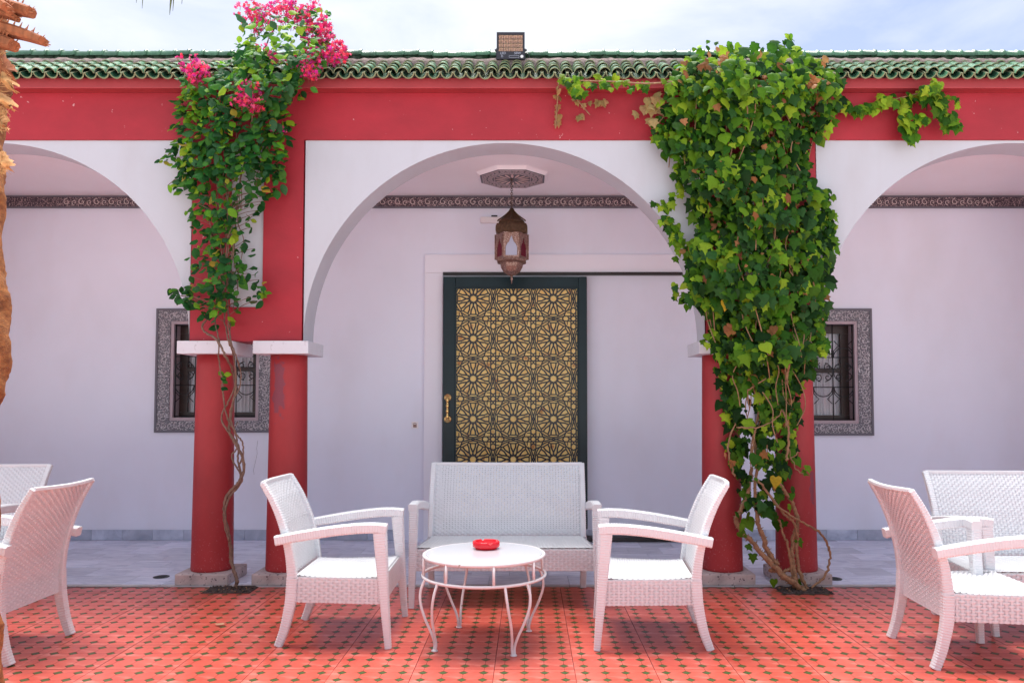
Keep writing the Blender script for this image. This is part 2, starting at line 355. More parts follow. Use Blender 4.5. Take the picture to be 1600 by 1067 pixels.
# ------------------------------------------------------------------ ground, terrace, portico floor
g = MB(); g.add([(-400, -400, -0.06), (400, -400, -0.06), (400, 400, -0.06), (-400, 400, -0.06)], [(0, 1, 2, 3)])
tag(g.build('ground', M['ground']), kind='structure')
TS = 0.4
tx0 = P(769.5, 1067, 1).x                          # joints: x of one joint line found from its pixel on the floor
def fl(px, py):
    u = (px - CX) / F; v = -(py - CY) / F
    dy = math.cos(TILT) - v * math.sin(TILT); dz = math.sin(TILT) + v * math.cos(TILT); k = -CAMZ / dz
    return Vector((u * k, dy * k, 0))
XJ = fl(769.5, 1067).x; YJ = fl(800, 1007).y
PJ = 0.4
ny_hi = int(math.floor((YS - YJ) / PJ)); 
base = MB(); base.box(-14, 14, 1.8, YS, -0.05, -0.012); terrace = tag(base.build('terrace_floor', M['grout']), kind='structure')  # terrace stops short so the added pale ground bounces more light
def tile_mesh(name, y0, y1):
    mb = MB(); h = PJ / 2 - 0.0014; n = 4; p = PJ / n; e = 0.0009; c = 0.0220
    xs = [-h] + [-PJ / 2 + (i + .5) * p for i in range(n)] + [h]
    ys = [max(y0, v) for v in [-h] + [-PJ / 2 + (i + .5) * p for i in range(n)] + [h]]
    ys = [min(y1, v) for v in ys]
    mb.box(-h, h, ys[0], ys[-1], -0.012, -0.0012, 2)
    for i in range(n + 1):
        for j in range(n + 1):
            xa, xb, ya, yb = xs[i] + (e if i else 0), xs[i + 1] - (e if i < n else 0), ys[j] + (e if j else 0), ys[j + 1] - (e if j < n else 0)
            if yb - ya < 0.004: continue
            poly = []
            def corner(x, y, sx, sy, cut, order):
                if not cut: poly.append((x, y)); return
                a = (x + sx * c * 1.12, y); b = (x, y + sy * c * 1.12)
                poly.extend([a, b] if order else [b, a])
            cx, cy = (yb - ya) > c * 1.3, 1
            corner(xa, ya, 1, 1, i > 0 and j > 0 and cx, False)
            corner(xb, ya, -1, 1, i < n and j > 0 and cx, True)
            corner(xb, yb, -1, -1, i < n and j < n and cx, False)
            corner(xa, yb, 1, -1, i > 0 and j < n and cx, True)
            mb.add([(x, y, 0.0) for x, y in poly], [list(range(len(poly)))], 0)
    for i in range(1, n + 1):
        for j in range(1, n + 1):
            x, y = xs[i], ys[j]
            if y - c < y0 or y + c > y1: continue
            mb.add([(x - c, y, -0.0002), (x, y - c, -0.0002), (x + c, y, -0.0002), (x, y + c, -0.0002)], [(0, 1, 2, 3)], 1)
    return mb.mesh(name, [M['tile_red'], M['tile_dot'], M['grout']])
full_tile = tile_mesh('floor_tile', -PJ, PJ)
rem = YS - (YJ + ny_hi * PJ)
cut_tile = tile_mesh('floor_tile_cut', -PJ, -PJ / 2 + rem - 0.002)
for ix in range(-12, 12):
    for iy in range(int(math.ceil((1.8 - YJ) / PJ)), ny_hi + 1):
        me = cut_tile if iy == ny_hi else full_tile
        put('floor_tile', me, terrace, (XJ + (ix + .5) * PJ, YJ + (iy + .5) * PJ, random.uniform(-0.0006, 0.0006)), (random.uniform(-.0012, .0012), random.uniform(-.0012, .0012), random.uniform(-.002, .002)))
# the same tiles out of the picture, joined
far = MB(); tv = [tuple(v.co) for v in full_tile.vertices]; tf = [list(p.vertices) for p in full_tile.polygons]; tm = [p.material_index for p in full_tile.polygons]
for ix in range(-20, 20):
    for iy in range(-8, ny_hi + 1):
        if YJ + iy * PJ < 1.8: continue
        if -12 <= ix < 12: continue
        ox, oy = XJ + (ix + .5) * PJ, YJ + (iy + .5) * PJ
        if iy == ny_hi: continue
        o = len(far.v); far.v.extend([(x + ox, y + oy, z) for x, y, z in tv])
        for f, m_ in zip(tf, tm): far.f.append([i + o for i in f]); far.mi.append(m_); far.col.append(None); far.smooth.append(False)
tag(far.build('floor_tile_field', [M['tile_red'], M['tile_dot'], M['grout']], terrace, fix=False), kind='stuff')

pf = MB(); pf.box(XL, XR, YS + 0.004, YB + 0.3, -0.05, -0.006); portico = tag(pf.build('portico_floor', M['marble_joint']), kind='structure')
MT = 0.30
kb = MB(); kb.box(-MT + .003, MT - .003, YS + 0.006, YS + 0.062, -0.006, 0.004); km = kb.mesh('edge_stone', [M['kerb']])
for i in range(-9, 10): put('edge_stone', km, portico, (i * MT * 2, 0, 0))
mm = MB(); mm.bbox(-MT / 2 + .0012, MT / 2 - .0012, -MT / 2 + .0012, MT / 2 - .0012, -0.006, 0.004, 0.001); mm = mm.mesh('marble_tile', [M['marble']])
nrow = int((YB - YS - 0.065) / MT) + 1
for i in range(-17, 17):
    for j in range(nrow):
        y = YS + 0.065 + (j + .5) * MT
        put('marble_tile', mm, portico, ((i + .5) * MT + (MT / 2 if j % 2 else 0), y, random.uniform(-.0005, .0005)), (0, 0, random.choice([0, PI])))

# ------------------------------------------------------------------ the arcaded building
B = thing('arcade_building', 'red and white arcaded building with paired columns and green tiled roof edge', 'building', (0, 0, 0))
m = MB(); m.box(XL, XR, YF - 0.004, YF + TH, ZL, ZFT + 0.02)
m.build('beam', M['red'], B)
m = MB(); m.bbox(XL, XR, 5.72, YF - 0.005, ZFB, ZFT, 0.006); m.build('fascia', M['red_fascia'], B)
# white arches
for k in range(3):
    x0 = PIERS[k] + PW / 2 - 0.01; x1 = PIERS[k + 1] - PW / 2 + 0.01; xc = (x0 + x1) / 2; a = (x1 - x0) / 2 - 0.020; b = ZL - ZSP - 0.02
    n = 64; arc = [(xc - a * math.cos(PI * i / n), ZSP + b * math.sin(PI * i / n)) for i in range(n + 1)]
    top = [(xc - a * math.cos(PI * i / n), ZL - 0.001) for i in range(n + 1)]
    mb = MB(); y0, y1 = YF + 0.010, YF + TH - 0.002
    for i in range(n):
        p, q, r, s_ = arc[i], arc[i + 1], top[i + 1], top[i]
        mb.add([(p[0], y0, p[1]), (q[0], y0, q[1]), (r[0], y0, r[1]), (s_[0], y0, s_[1])], [(0, 1, 2, 3)])
        mb.add([(p[0], y1, p[1]), (q[0], y1, q[1]), (r[0], y1, r[1]), (s_[0], y1, s_[1])], [(3, 2, 1, 0)])
        mb.add([(p[0], y0, p[1]), (p[0], y1, p[1]), (q[0], y1, q[1]), (q[0], y0, q[1])], [(0, 1, 2, 3)], 0, None, True)
    mb.build('arch', M['white'], B, fix=False)
# red piers with a white inset panel
zi0 = P(386, 480, YF).z; zi1 = P(386, 225, YF).z
for k, x in enumerate(PIERS):
    mb = MB(); ix0, ix1 = x - 0.13, x + 0.12; y0 = YF - 0.004; yi = YF + 0.02; y1 = YF + TH
    xa, xb, za, zb = x - PW / 2, x + PW / 2, ZSP + 0.0, ZL - 0.0005
    mb.box(xa, ix0, y0, y1, za, zb); mb.box(ix1, xb, y0, y1, za, zb); mb.box(ix0, ix1, y0, y1, za, zi0); mb.box(ix0, ix1, y0, y1, zi1, zb)
    pr = mb.build('pier', M['red'], B)
    mb = MB(); mb.box(ix0 + .001, ix1 - .001, YF + 0.018, YF + TH - 0.01, zi0 + .001, zi1 - .001); mb.build('inset_panel', M['white'], pr)
# columns
YC = YF + 0.15
zc0, zc1 = ZSP - 0.098, ZSP - 0.002
cp = MB(); cp.bbox(-0.205, 0.205, -0.215, 0.215, zc0, zc1, 0.004); capme = cp.mesh('capital', [M['cap']])
pl = MB(); pl.bbox(-0.195, 0.195, -0.20, 0.20, 0.004, 0.085, 0.008); plme = pl.mesh('plinth', [M['stone']])
def shaft_mesh(name, mt):
    c = MB(); prof = [(0.150, 0.085), (0.153, 0.10), (0.151, 0.14)]
    for i in range(1, 16):
        t = i / 15; prof.append((0.151 - 0.015 * t, 0.14 + (zc0 - 0.14) * t))
    c.lathe(prof, 40); return c.mesh(name, [mt])
shafts = {k: shaft_mesh('column', M[k]) for k in ('column', 'column_stain_a', 'column_stain_b')}
CO = []
for k, x in enumerate(PIERS):
    for s_ in (-1, 1):
        cx = x + s_ * 0.281
        key = 'column_stain_a' if (k == 1 and s_ == 1) else 'column_stain_b' if (k == 2 and s_ == 1) else 'column'
        co = put('column', shafts[key], B, (cx, YC, 0), None)
        put('capital', capme, co); put('plinth', plme, co); CO.append(cx)
# back wall, end walls
WX0, WX1 = XL, XR
wins = []
ZW0, ZW1 = P(300, 673, YB).z, P(300, 485, YB).z
wl = P(246.5, 600, YB).x; ww = 1.13
wr1 = P(1360, 600, YB).x
WIN = [(wl, wl + ww, ZW0, ZW1), (wr1 - ww, wr1, ZW0 - 0.03, ZW1)]
bw = 0.125                                           # carved band
holes = [(a + bw, b - bw, c + bw * .8, d - bw * .85) for a, b, c, d in WIN]
mb = MB(); xs = sorted([WX0, WX1] + [v for h in holes for v in h[:2]])
for i in range(len(xs) - 1):
    h = [q for q in holes if abs(q[0] - xs[i]) < 1e-6]
    if h: mb.box(xs[i], xs[i + 1], YB, YB + 0.25, -0.02, h[0][2]); mb.box(xs[i], xs[i + 1], YB, YB + 0.25, h[0][3], ZCE + 0.15)
    else: mb.box(xs[i], xs[i + 1], YB, YB + 0.25, -0.02, ZCE + 0.15)
bwall = mb.build('back_wall', M['wall'], B)
sk = MB(); sk.bbox(-0.149, 0.149, YB - 0.014, YB - 0.001, 0.005, 0.105, 0.002); skm = sk.mesh('skirting_tile', [M['marble_skirt']])
DX0, DX1 = P(692, 600, 7.6).x, P(917.5, 600, 7.6).x
for i in range(-17, 18):
    x = i * 0.30 + 0.07
    if DX0 - 0.32 < x < DX1 + 0.0: continue
    put('skirting_tile', skm, bwall, (x, 0, 0))
for sx in (XL, XR):
    mb = MB(); mb.box(sx - 0.2, sx, YF, YB + 0.25, -0.02, ZFT + 0.25); mb.build('end_wall', M['wall'], B)
mb = MB(); mb.box(XL, XR, YF + TH + 0.001, YB + 0.25, ZCE, ZCE + 0.10); ceil = mb.build('ceiling', M['ceil'], B)
# deck above: keeps the sky out
mb = MB(); mb.box(XL - .2, XR + .2, YF + 0.02, YB + 0.3, ZFT + 0.022, ZFT + 0.10); mb.build('roof_deck', M['mortar'], B)
# carved cornice along the wall, under the ceiling
zk1, zk0 = ZCE - 0.015, P(800, 324, YB).z
mb = MB(); mb.box(XL, XR, YB - 0.022, YB - 0.001, zk0, zk1, 0); mb.box(XL, XR, YB - 0.032, YB - 0.001, zk1, zk1 + 0.014, 1); mb.box(XL, XR, YB - 0.032, YB - 0.001, zk0 - 0.012, zk0, 1)
cor = mb.build('cornice', [M['carved_dark'], M['carved_edge']], B)
mot = MB()
def scroll(mb, cx, cz, r, turns, a0, sgn, y, th, n=14, mi=0):
    pts = []
    for i in range(n + 1):
        t = i / n; a = a0 + sgn * turns * 2 * PI * t; rr = r * (1 - 0.78 * t)
        pts.append((cx + rr * math.cos(a), y, cz + rr * math.sin(a)))
    mb.tube(pts, th, 4, mi, cap=False)
zm = (zk0 + zk1) / 2; hk = (zk1 - zk0) / 2
x = -4.6
while x < 4.6:
    scroll(mot, x, zm, hk * .78, 1.0, PI / 2, 1, YB - 0.024, 0.0035, 10); scroll(mot, x + 0.075, zm - hk * .1, hk * .62, 1.0, -PI / 2, -1, YB - 0.024, 0.003, 10)
    x += 0.15
tag(mot.build('carved_scrolls', mat('cornice_scrolls', (0.78, 0.68, 0.64), 0.7, 0.2, 60), cor, fix=False), kind='stuff')
# ceiling rose: octagon with petals
RX, RZ = P(800.5, 277, 6.95).x, ZCE
RY = 7.03; RR = 0.315
mb = MB(); mb.lathe([(RR, -0.030), (RR + 0.004, -0.028), (RR + 0.02, -0.010), (RR + 0.035, 0.0)], 8, (0, 0, 0), 0, False, PI / 8)
for i_, f_ in enumerate(mb.f):
    if len(f_) == 8: mb.mi[i_] = 1
rose = mb.build('ceiling_rose', [M['ceil'], M['carved_edge']], B, (RX, RY, ZCE))
mb = MB()
for k in range(16):
    a = 2 * PI * k / 16; ca, sa = math.cos(a), math.sin(a)
    def q(r, w): return [(r * ca - w * sa, r * sa + w * ca)]
    pts = [(0.045, 0), (0.10, 0.012), (0.145, 0.011), (0.165, 0), (0.145, -0.011), (0.10, -0.012)]
    mb.add([(r * ca - w * sa, r * sa + w * ca, -0.036) for r, w in pts], [list(range(6))[::-1]])
mb.build('rose_petals', mat('rose_petal', (0.72, 0.54, 0.50), 0.6), rose, fix=False)
mb = MB()
for k in range(28):
    for (rr, sz) in ((0.205, 0.020), (0.255, 0.018)):
        a = 2 * PI * (k + (0.5 if rr > .22 else 0)) / 28
        pts = [(rr * math.cos(a) + sz * math.cos(b), rr * math.sin(a) + sz * math.sin(b), -0.033) for b in [2 * PI * i / 8 for i in range(9)]]
        mb.tube(pts, 0.004, 4, cap=False)
for k in range(8):
    a, b = PI / 8 + k * PI / 4, PI / 8 + (k + 1) * PI / 4
    for rr in (0.292, 0.178): mb.tube([(rr * math.cos(a), rr * math.sin(a), -0.032), (rr * math.cos(b), rr * math.sin(b), -0.032)], 0.004, 4, cap=False)
tag(mb.build('rose_tracery', mat('rose_tracery', (0.44, 0.36, 0.38), 0.7), rose, fix=False), kind='stuff')

# windows
def make_window(wd, hd, h_in):
    x0, x1, z0, z1 = wd; a0, a1, b0, b1 = h_in
    W_ = put('window', None, B, ((x0 + x1) / 2, YB, z0)); W_.empty_display_size = 0.1
    ox = (x0 + x1) / 2
    L = lambda v: v - ox
    H = z1 - z0; i0, i1, j0, j1 = L(a0), L(a1), b0 - z0, b1 - z0
    mb = MB(); e = 0.016
    for (p, q, r, s_) in ((L(x0), L(x1), 0, j0), (L(x0), L(x1), j1, H), (L(x0), i0, j0, j1), (i1, L(x1), j0, j1)):
        mb.box(p, q, -0.022, -0.001, r, s_, 0)
    for (p, q, r, s_) in ((L(x0) - e, L(x1) + e, -e, 0.006), (L(x0) - e, L(x1) + e, H - .006, H + e), (L(x0) - e, L(x0) + .006, .006, H - .006), (L(x1) - .006, L(x1) + e, .006, H - .006)):
        mb.box(p, q, -0.030, -0.0005, r, s_, 1)
    mb.build('carved_frame', [M['carved'], M['carved_edge']], W_)
    ms = MB(); d = -0.024
    for z in (j0 / 2, (j1 + H) / 2):
        k = int((L(x1) - L(x0)) / 0.055)
        for i in range(k): scroll(ms, L(x0) + (i + .5) * (L(x1) - L(x0)) / k, z, j0 * .34, 0.9, PI / 2 * (1 if i % 2 else -1), 1 if i % 2 else -1, d, 0.0035, 8)
    for xx in ((L(x0) + i0) / 2, (L(x1) + i1) / 2):
        k = int((j1 - j0) / 0.055)
        for i in range(k): scroll(ms, xx, j0 + (i + .5) * (j1 - j0) / k, j0 * .34, 0.9, PI * (i % 2), 1 if i % 2 else -1, d, 0.0035, 8)
    tag(ms.build('frame_scrolls', M['carved_motif'], W_, fix=False), kind='stuff')
    # plain inner moulding and reveal
    t = 0.032; mb = MB()
    for (p, q, r, s_) in ((i0, i1, j0, j0 + t), (i0, i1, j1 - t, j1), (i0, i0 + t, j0 + t, j1 - t), (i1 - t, i1, j0 + t, j1 - t)):
        mb.box(p + .001, q - .001, -0.012, 0.16, r + .001, s_ - .001)
    mb.build('reveal', M['reveal'], W_)
    g0, g1, h0, h1 = i0 + t, i1 - t, j0 + t, j1 - t
    # wooden casement, curtain, dark room behind
    mb = MB(); w = 0.05
    mb.box(g0, g1, 0.13, 0.17, h0, h0 + w); mb.box(g0, g1, 0.13, 0.17, h1 - w * 1.6, h1)
    for xx in (g0, (g0 + g1) / 2 - w * 0.9, g1 - w * 1.6): mb.box(xx, xx + w * 1.6, 0.132, 0.168, h0 + w + .001, h1 - w * 1.6 - .001)
    zt = h0 + (h1 - h0) * 0.50
    mb.box(g0 + .081, g1 - .081, 0.138, 0.164, zt, zt + 0.045); mb.build('sash', M['wood'], W_)
    mb = MB(); mb.box(g0, g1, 0.150, 0.154, h0, h1); mb.build('pane', M['glass'], W_)
    for sgn in (0, 1):
        mb = MB(); n = 36; xa = g0 + .06 if sgn == 0 else (g0 + g1) / 2 + 0.03; xb = (g0 + g1) / 2 - 0.03 if sgn == 0 else g1 - .06
        top = [(xa + (xb - xa) * i / n, 0.200 + 0.016 * math.sin(i * 1.3) + 0.008 * math.sin(i * 2.9)) for i in range(n + 1)]
        for i in range(n):
            (p, q), (r, s_) = top[i], top[i + 1]
            mb.add([(p, q, h0), (r, s_, h0), (r, s_, h1), (p, q, h1)], [(0, 1, 2, 3)], 0, None, True)
        mb.build('curtain', M['curtain'], W_, fix=False)
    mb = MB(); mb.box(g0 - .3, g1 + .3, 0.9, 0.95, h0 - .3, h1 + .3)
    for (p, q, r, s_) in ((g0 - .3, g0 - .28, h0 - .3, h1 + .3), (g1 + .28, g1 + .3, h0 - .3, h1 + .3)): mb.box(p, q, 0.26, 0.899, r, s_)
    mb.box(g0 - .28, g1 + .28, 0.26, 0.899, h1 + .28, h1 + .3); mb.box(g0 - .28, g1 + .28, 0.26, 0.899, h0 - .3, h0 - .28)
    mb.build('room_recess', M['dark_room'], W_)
    # wrought iron grille
    mb = MB(); y = 0.02; r = 0.0065
    for xx in (g0 + .008, g1 - .008): mb.tube([(xx, y, h0), (xx, y, h1)], r, 6)
    for zz in (h0 + .008, h1 - .008): mb.tube([(g0, y + .001, zz), (g1, y + .001, zz)], r, 6)
    n = 4; cw = (g1 - g0) / n; rows = [h0, h0 + (h1 - h0) * .345, h0 + (h1 - h0) * .655, h1]
    for zz in rows[1:3]: mb.tube([(g0, y + .002, zz), (g1, y + .002, zz)], r * .9, 6)
    for i in range(1, n): mb.tube([(g0 + i * cw, y + .003, h0), (g0 + i * cw, y + .003, h1)], r * .9, 6)
    def arc(cx, cz, rr, t0, t1, k=12): return [(cx + rr * math.cos(t0 + (t1 - t0) * i / k), y - .003, cz + rr * math.sin(t0 + (t1 - t0) * i / k)) for i in range(k + 1)]
    for i in range(n):
        xc = g0 + (i + .5) * cw; rr = cw * .46
        for (zb, dr) in ((rows[1], -1), (rows[2], 1)):          # lancet arches with a lozenge between
            mb.tube(arc(xc, zb, rr, 0, PI * dr), r * .8, 5)
            mb.tube([(xc - rr, y - .003, zb), (xc - rr * .98, y - .003, zb + dr * rr * .7), (xc - rr * .45, y - .003, zb + dr * rr * 1.25), (xc - rr * .95, y - .003, zb + dr * rr * 1.75)], r * .75, 5)
            mb.tube([(xc + rr, y - .003, zb), (xc + rr * .98, y - .003, zb + dr * rr * .7), (xc + rr * .45, y - .003, zb + dr * rr * 1.25), (xc + rr * .95, y - .003, zb + dr * rr * 1.75)], r * .75, 5)
        for s_ in (-1, 1):                                       # C scrolls in the middle row
            zc = (rows[1] + rows[2]) / 2
            for dz in (-1, 1):
                rsc = cw * .20
                scroll(mb, xc + s_ * cw * .24, zc + dz * cw * .24, rsc, 1.15, PI / 2 + (0 if s_ > 0 else PI), s_ * dz, y - .004, r * .75, 14)
            mb.tube(arc(xc, zc, cw * .47, PI / 2 - s_ * 0.25, PI / 2 - s_ * (PI - .25), 14), r * .75, 5)
    mb.build('grille', M['black_iron'], W_, fix=False)
    mb = MB(); mb.box(g0, g1, -0.01, 0.129, h0 - .012, h0 - .0005); mb.build('sill', M['reveal'], W_)
    return W_
for wd, h in zip(WIN, holes): make_window(wd, 0, h)

mb = MB(); mb.tube([P(a_, b_, YB) + Vector((0, -.0004, 0)) for a_, b_ in ((403, 688), (401, 700), (402, 708), (399, 722), (396, 734), (397, 741))], .0011, 4); mb.build('crack', M['carved_edge'], bwall, fix=False)
# raised plaster door surround and the sliding door
ZD1 = P(800, 432, 7.58).z; ZD0 = P(800, 827, 7.58).z
sx0 = P(664, 500, YB).x; sx1 = P(1075, 400, YB).x; sz1 = P(800, 398, YB - .03).z; zr = P(800, 427, YB - .03).z
mb = MB(); mb.bbox(sx0, DX0 - 0.012, YB - 0.045, YB - 0.001, 0.006, zr, 0.004); mb.bbox(sx0, sx1, YB - 0.0455, YB - 0.0012, zr + 0.0005, sz1, 0.004)
mb.build('door_surround', M['surround'], bwall)
mb = MB(); mb.box(DX0 - .01, sx1, YB - 0.075, YB - 0.0465, zr - 0.010, zr + 0.004); mb.box(DX0 - .01, sx1, YB - .05, YB - .002, zr - 0.020, zr - 0.0105)
rail = mb.build('sliding_rail', M['rail'], B)
mb = MB(); mb.bbox(DX1 - 0.2, P(1078, 820, 7.5).x, YB - 0.13, YB - 0.035, 0.012, 0.055, 0.004); mb.build('floor_guide', M['rail'], B)
D = put('door', None, B, (0, YB - 0.10, ZD0 - 0.0)); D.empty_display_size = .1
hd = ZD1 - ZD0
px0, px1 = P(711, 600, 7.6).x, P(904, 600, 7.6).x; pz1 = P(800, 449.5, 7.6).z - ZD0; pz0 = 0.10
for (p, q, r, s_) in ((DX0, px0, 0, hd), (px1, DX1, 0, hd)):
    mb = MB(); mb.bbox(p, q - 0.0005, -0.03, 0.03, r, s_, 0.005); mb.build('stile', M['door'], D)
for (r, s_) in ((0, pz0), (pz1, hd)):
    mb = MB(); mb.bbox(px0, px1, -0.028, 0.028, r + .0005, s_ - .0005, 0.004); mb.build('cross_rail', M['door'], D)
mb = MB(); e = .012
for (p, q, r, s_) in ((px0, px0 + e, pz0, pz1), (px1 - e, px1, pz0, pz1), (px0 + e, px1 - e, pz1 - e, pz1), (px0 + e, px1 - e, pz0, pz0 + e)): mb.box(p, q, -0.034, -0.012, r, s_)
mb.build('bead', M['door'], D)
mb = MB(); mb.box(px0, px1, -0.010, 0.008, pz0, pz1); mb.build('amber_panel', M['gold'], D)
lat = MB(); pitch = 62.8 / F * 7.6; cxs = P(802, 600, 7.6).x; czs = P(800, 529, 7.6).z - ZD0
X0, X1, Z0, Z1 = px0 + e * .5, px1 - e * .5, pz0 + e * .5, pz1 - e * .5
def stroke(ax, az, bx, bz, w):
    # clip to the panel
    t0, t1 = 0.0, 1.0; dx, dz = bx - ax, bz - az
    for p, q in ((-dx, ax - X0), (dx, X1 - ax), (-dz, az - Z0), (dz, Z1 - az)):
        if abs(p) < 1e-9:
            if q < 0: return
        else:
            t = q / p
            if p < 0: t0 = max(t0, t)
            else: t1 = min(t1, t)
    if t0 >= t1: return
    ax, az, bx, bz = ax + dx * t0, az + dz * t0, ax + dx * t1, az + dz * t1
    d = Vector((bx - ax, bz - az)); L = d.length
    if L < 1e-4: return
    d /= L; n_ = Vector((-d.y, d.x)) * w / 2; d *= w * .25
    y = -0.020 + random.uniform(-.001, .001)
    c = [(ax - d.x + n_.x, az - d.y + n_.y), (bx + d.x + n_.x, bz + d.y + n_.y), (bx + d.x - n_.x, bz + d.y - n_.y), (ax - d.x - n_.x, az - d.y - n_.y)]
    vs = [(x, y, z) for x, z in c] + [(x, -0.0105, z) for x, z in c]
    lat.add(vs, [(0, 1, 2, 3), (0, 4, 5, 1), (1, 5, 6, 2), (2, 6, 7, 3), (3, 7, 4, 0)])
def pol(cx, cz, r, a): return (cx + r * math.cos(a), cz + r * math.sin(a))
p = pitch; w0 = 0.035 * p
for i in range(-2, 3):
    for j in range(-6, 4):
        cx, cz = cxs + i * p, czs + j * p
        if cz + p < Z0 or cz - p > Z1: continue
        for k in range(12):
            a = k * PI / 6; h = PI / 12
            A = pol(cx, cz, .175 * p, a)
            for sg in (-1, 1):
                sh = pol(cx, cz, .30 * p, a + sg * .182); oc = pol(cx, cz, .395 * p, a + sg * .165)
                stroke(*A, *sh, w0); stroke(*sh, *oc, w0 * .95)
                # ray from the middle star out between the petals
                stroke(*pol(cx, cz, .085 * p, a + sg * h), *A, w0 * .75)
                stroke(*oc, *pol(cx, cz, .43 * p, a + sg * h), w0 * .8)
                stroke(*pol(cx, cz, .105 * p, a), *pol(cx, cz, .078 * p, a + sg * h), w0 * .55)
            stroke(*pol(cx, cz, .400 * p, a - .165), *pol(cx, cz, .400 * p, a + .165), w0 * .8)
            for q in range(3):
                b0 = a + q * PI / 18; stroke(*pol(cx, cz, .458 * p, b0), *pol(cx, cz, .458 * p, b0 + PI / 18), w0 * .8)
        # square star at the corner and hexagons along the axes
        kx, kz = cx + p / 2, cz + p / 2; s8 = .062 * p
        for r45 in (0, PI / 4):
            cs = [pol(kx, kz, s8 * 1.35, r45 + PI / 4 + q * PI / 2) for q in range(4)]
            for q in range(4): stroke(*cs[q], *cs[(q + 1) % 4], w0 * .75)
        for q in range(4):
            a = q * PI / 2; ux, uz = math.cos(a), math.sin(a); vx, vz = -uz, ux
            def at(l, w): return (kx + ux * l * p + vx * w * p, kz + uz * l * p + vz * w * p)
            hx = [at(.105, 0), at(.15, .062), at(.235, .062), at(.275, 0), at(.235, -.062), at(.15, -.062)]
            for z_ in range(6): stroke(*hx[z_], *hx[(z_ + 1) % 6], w0 * .85)
            stroke(*at(.235, .062), *at(.5, -.020), w0 * .8); stroke(*at(.235, -.062), *at(.5, .020), w0 * .8)
            stroke(*at(.235, .062), *at(.185, .185), w0 * .8); stroke(*at(.235, -.062), *at(.185, -.185), w0 * .8); stroke(*at(.150, .062), *at(.150, .150), w0 * .6)
            stroke(*at(.062, .062), *at(.15, .062), w0 * .8); stroke(*at(.062, -.062), *at(.15, -.062), w0 * .8)
lat.build('lattice', M['lattice'], D, fix=False)
hx, hz = P(699, 640, 7.55).x, P(699, 638, 7.55).z - ZD0
mb = MB()
for dz in (0.105, -0.105): mb.lathe([(0.036, 0), (0.036, 0.006), (0.028, 0.010), (0.016, 0.014), (0.012, 0.03)], 20)
vs = mb.v[:]; nh = len(vs) // 2
mb.v = [(x + hx, -0.031 - z, y + hz + (0.105 if i < nh else -0.105)) for i, (x, y, z) in enumerate(vs)]
mb.tube([(hx, -0.062, hz + dz) for dz in [-.105 + .21 * i / 24 for i in range(25)]], [0.009 + 0.006 * abs(math.sin(i * PI / 6)) for i in range(25)], 10)
mb.build('handle', M['brass'], D)

# ------------------------------------------------------------------ roof edge of green glazed tiles
roof = MB(); sl0 = (5.70, 3.70 - 0.0); 
ZE = P(800, 106.5, 5.66).z                          # crest of the front row
SL = 0.655
PT = 20.15 / F * 5.66
def roofz(y): return ZE + (y - 5.66) * SL
prof = [(5.74, ZFT + .001), (6.12, ZFT + .001), (6.12, roofz(6.12) - 0.06), (5.74, roofz(5.74) - 0.075)]
roof.add([(XL - .2, y, z) for y, z in prof] + [(XR + .2, y, z) for y, z in prof], [(0, 1, 2, 3), (7, 6, 5, 4), (0, 4, 5, 1), (1, 5, 6, 2), (2, 6, 7, 3), (3, 7, 4, 0)])
R_ = roof.build('roof', M['mortar'], B)
mb = MB(); n = 420; zmo = P(800, 91.5, 5.96).z       # mortar bed under the ridge, trowelled and lumpy
vs = []
for i in range(n + 1):
    x = XL + (XR - XL) * i / n; w = .006 * math.sin(i * .9) + random.uniform(-.006, .006)
    for (y, z) in ((5.915, roofz(5.92) - .07), (5.93 + w, zmo - .035 + w), (5.955 + w * .6, zmo - .004 + random.uniform(-.006, .008)), (6.0, zmo + .012 + random.uniform(-.004, .004)), (6.10, zmo + .012), (6.115, zmo - .1)): vs.append((x, y, z))
mb.add(vs, [(i * 6 + j, (i + 1) * 6 + j, (i + 1) * 6 + j + 1, i * 6 + j + 1) for i in range(n) for j in range(5)], 0, None, True)
tag(mb.build('mortar_bed', M['mortar'], R_), kind='stuff')
sl = math.atan(SL)
def barrel(up, L, r0, r1, th, n=10, a=PI / 2 * 0.98):
    """half-round tile, its axis up the slope; the lip lies at the origin"""
    mb = MB(); vs = []
    for (l, r) in ((0, r0), (L, r1)):
        for rr in (r, r - th):
            for i in range(n + 1):
                t = -a + 2 * a * i / n
                vs.append((rr * math.sin(t), l, (rr * math.cos(t) - r0) if up else (r0 - rr * math.cos(t))))
    k = n + 1; fs = []; 
    for i in range(n):
        mb_f = (i, i + 1, 2 * k + i + 1, 2 * k + i)
        mb.add([vs[j] for j in mb_f], [(0, 1, 2, 3)], 0, None, True)
        mb.add([vs[k + j] for j in mb_f], [(3, 2, 1, 0)], 0, None, True)
        mb.add([vs[i], vs[i + 1], vs[k + i + 1], vs[k + i]], [(0, 1, 2, 3)], 1)
    for i in (0, n): mb.add([vs[i], vs[k + i], vs[3 * k + i], vs[2 * k + i]], [(0, 1, 2, 3)], 1)
    bm = bmesh.new(); me = mb.mesh('t', []); bm.from_mesh(me); bmesh.ops.remove_doubles(bm, verts=bm.verts, dist=1e-5)
    bmesh.ops.rotate(bm, verts=bm.verts, cent=(0, 0, 0), matrix=Matrix.Rotation(sl, 3, 'X'))
    bm.verts.index_update(); r = MB()
    for f in bm.faces: r.f.append([v.index for v in f.verts]); r.mi.append(f.material_index); r.smooth.append(f.smooth); r.col.append(None)
    r.v = [tuple(v.co) for v in bm.verts]; bm.free(); bpy.data.meshes.remove(me); return r
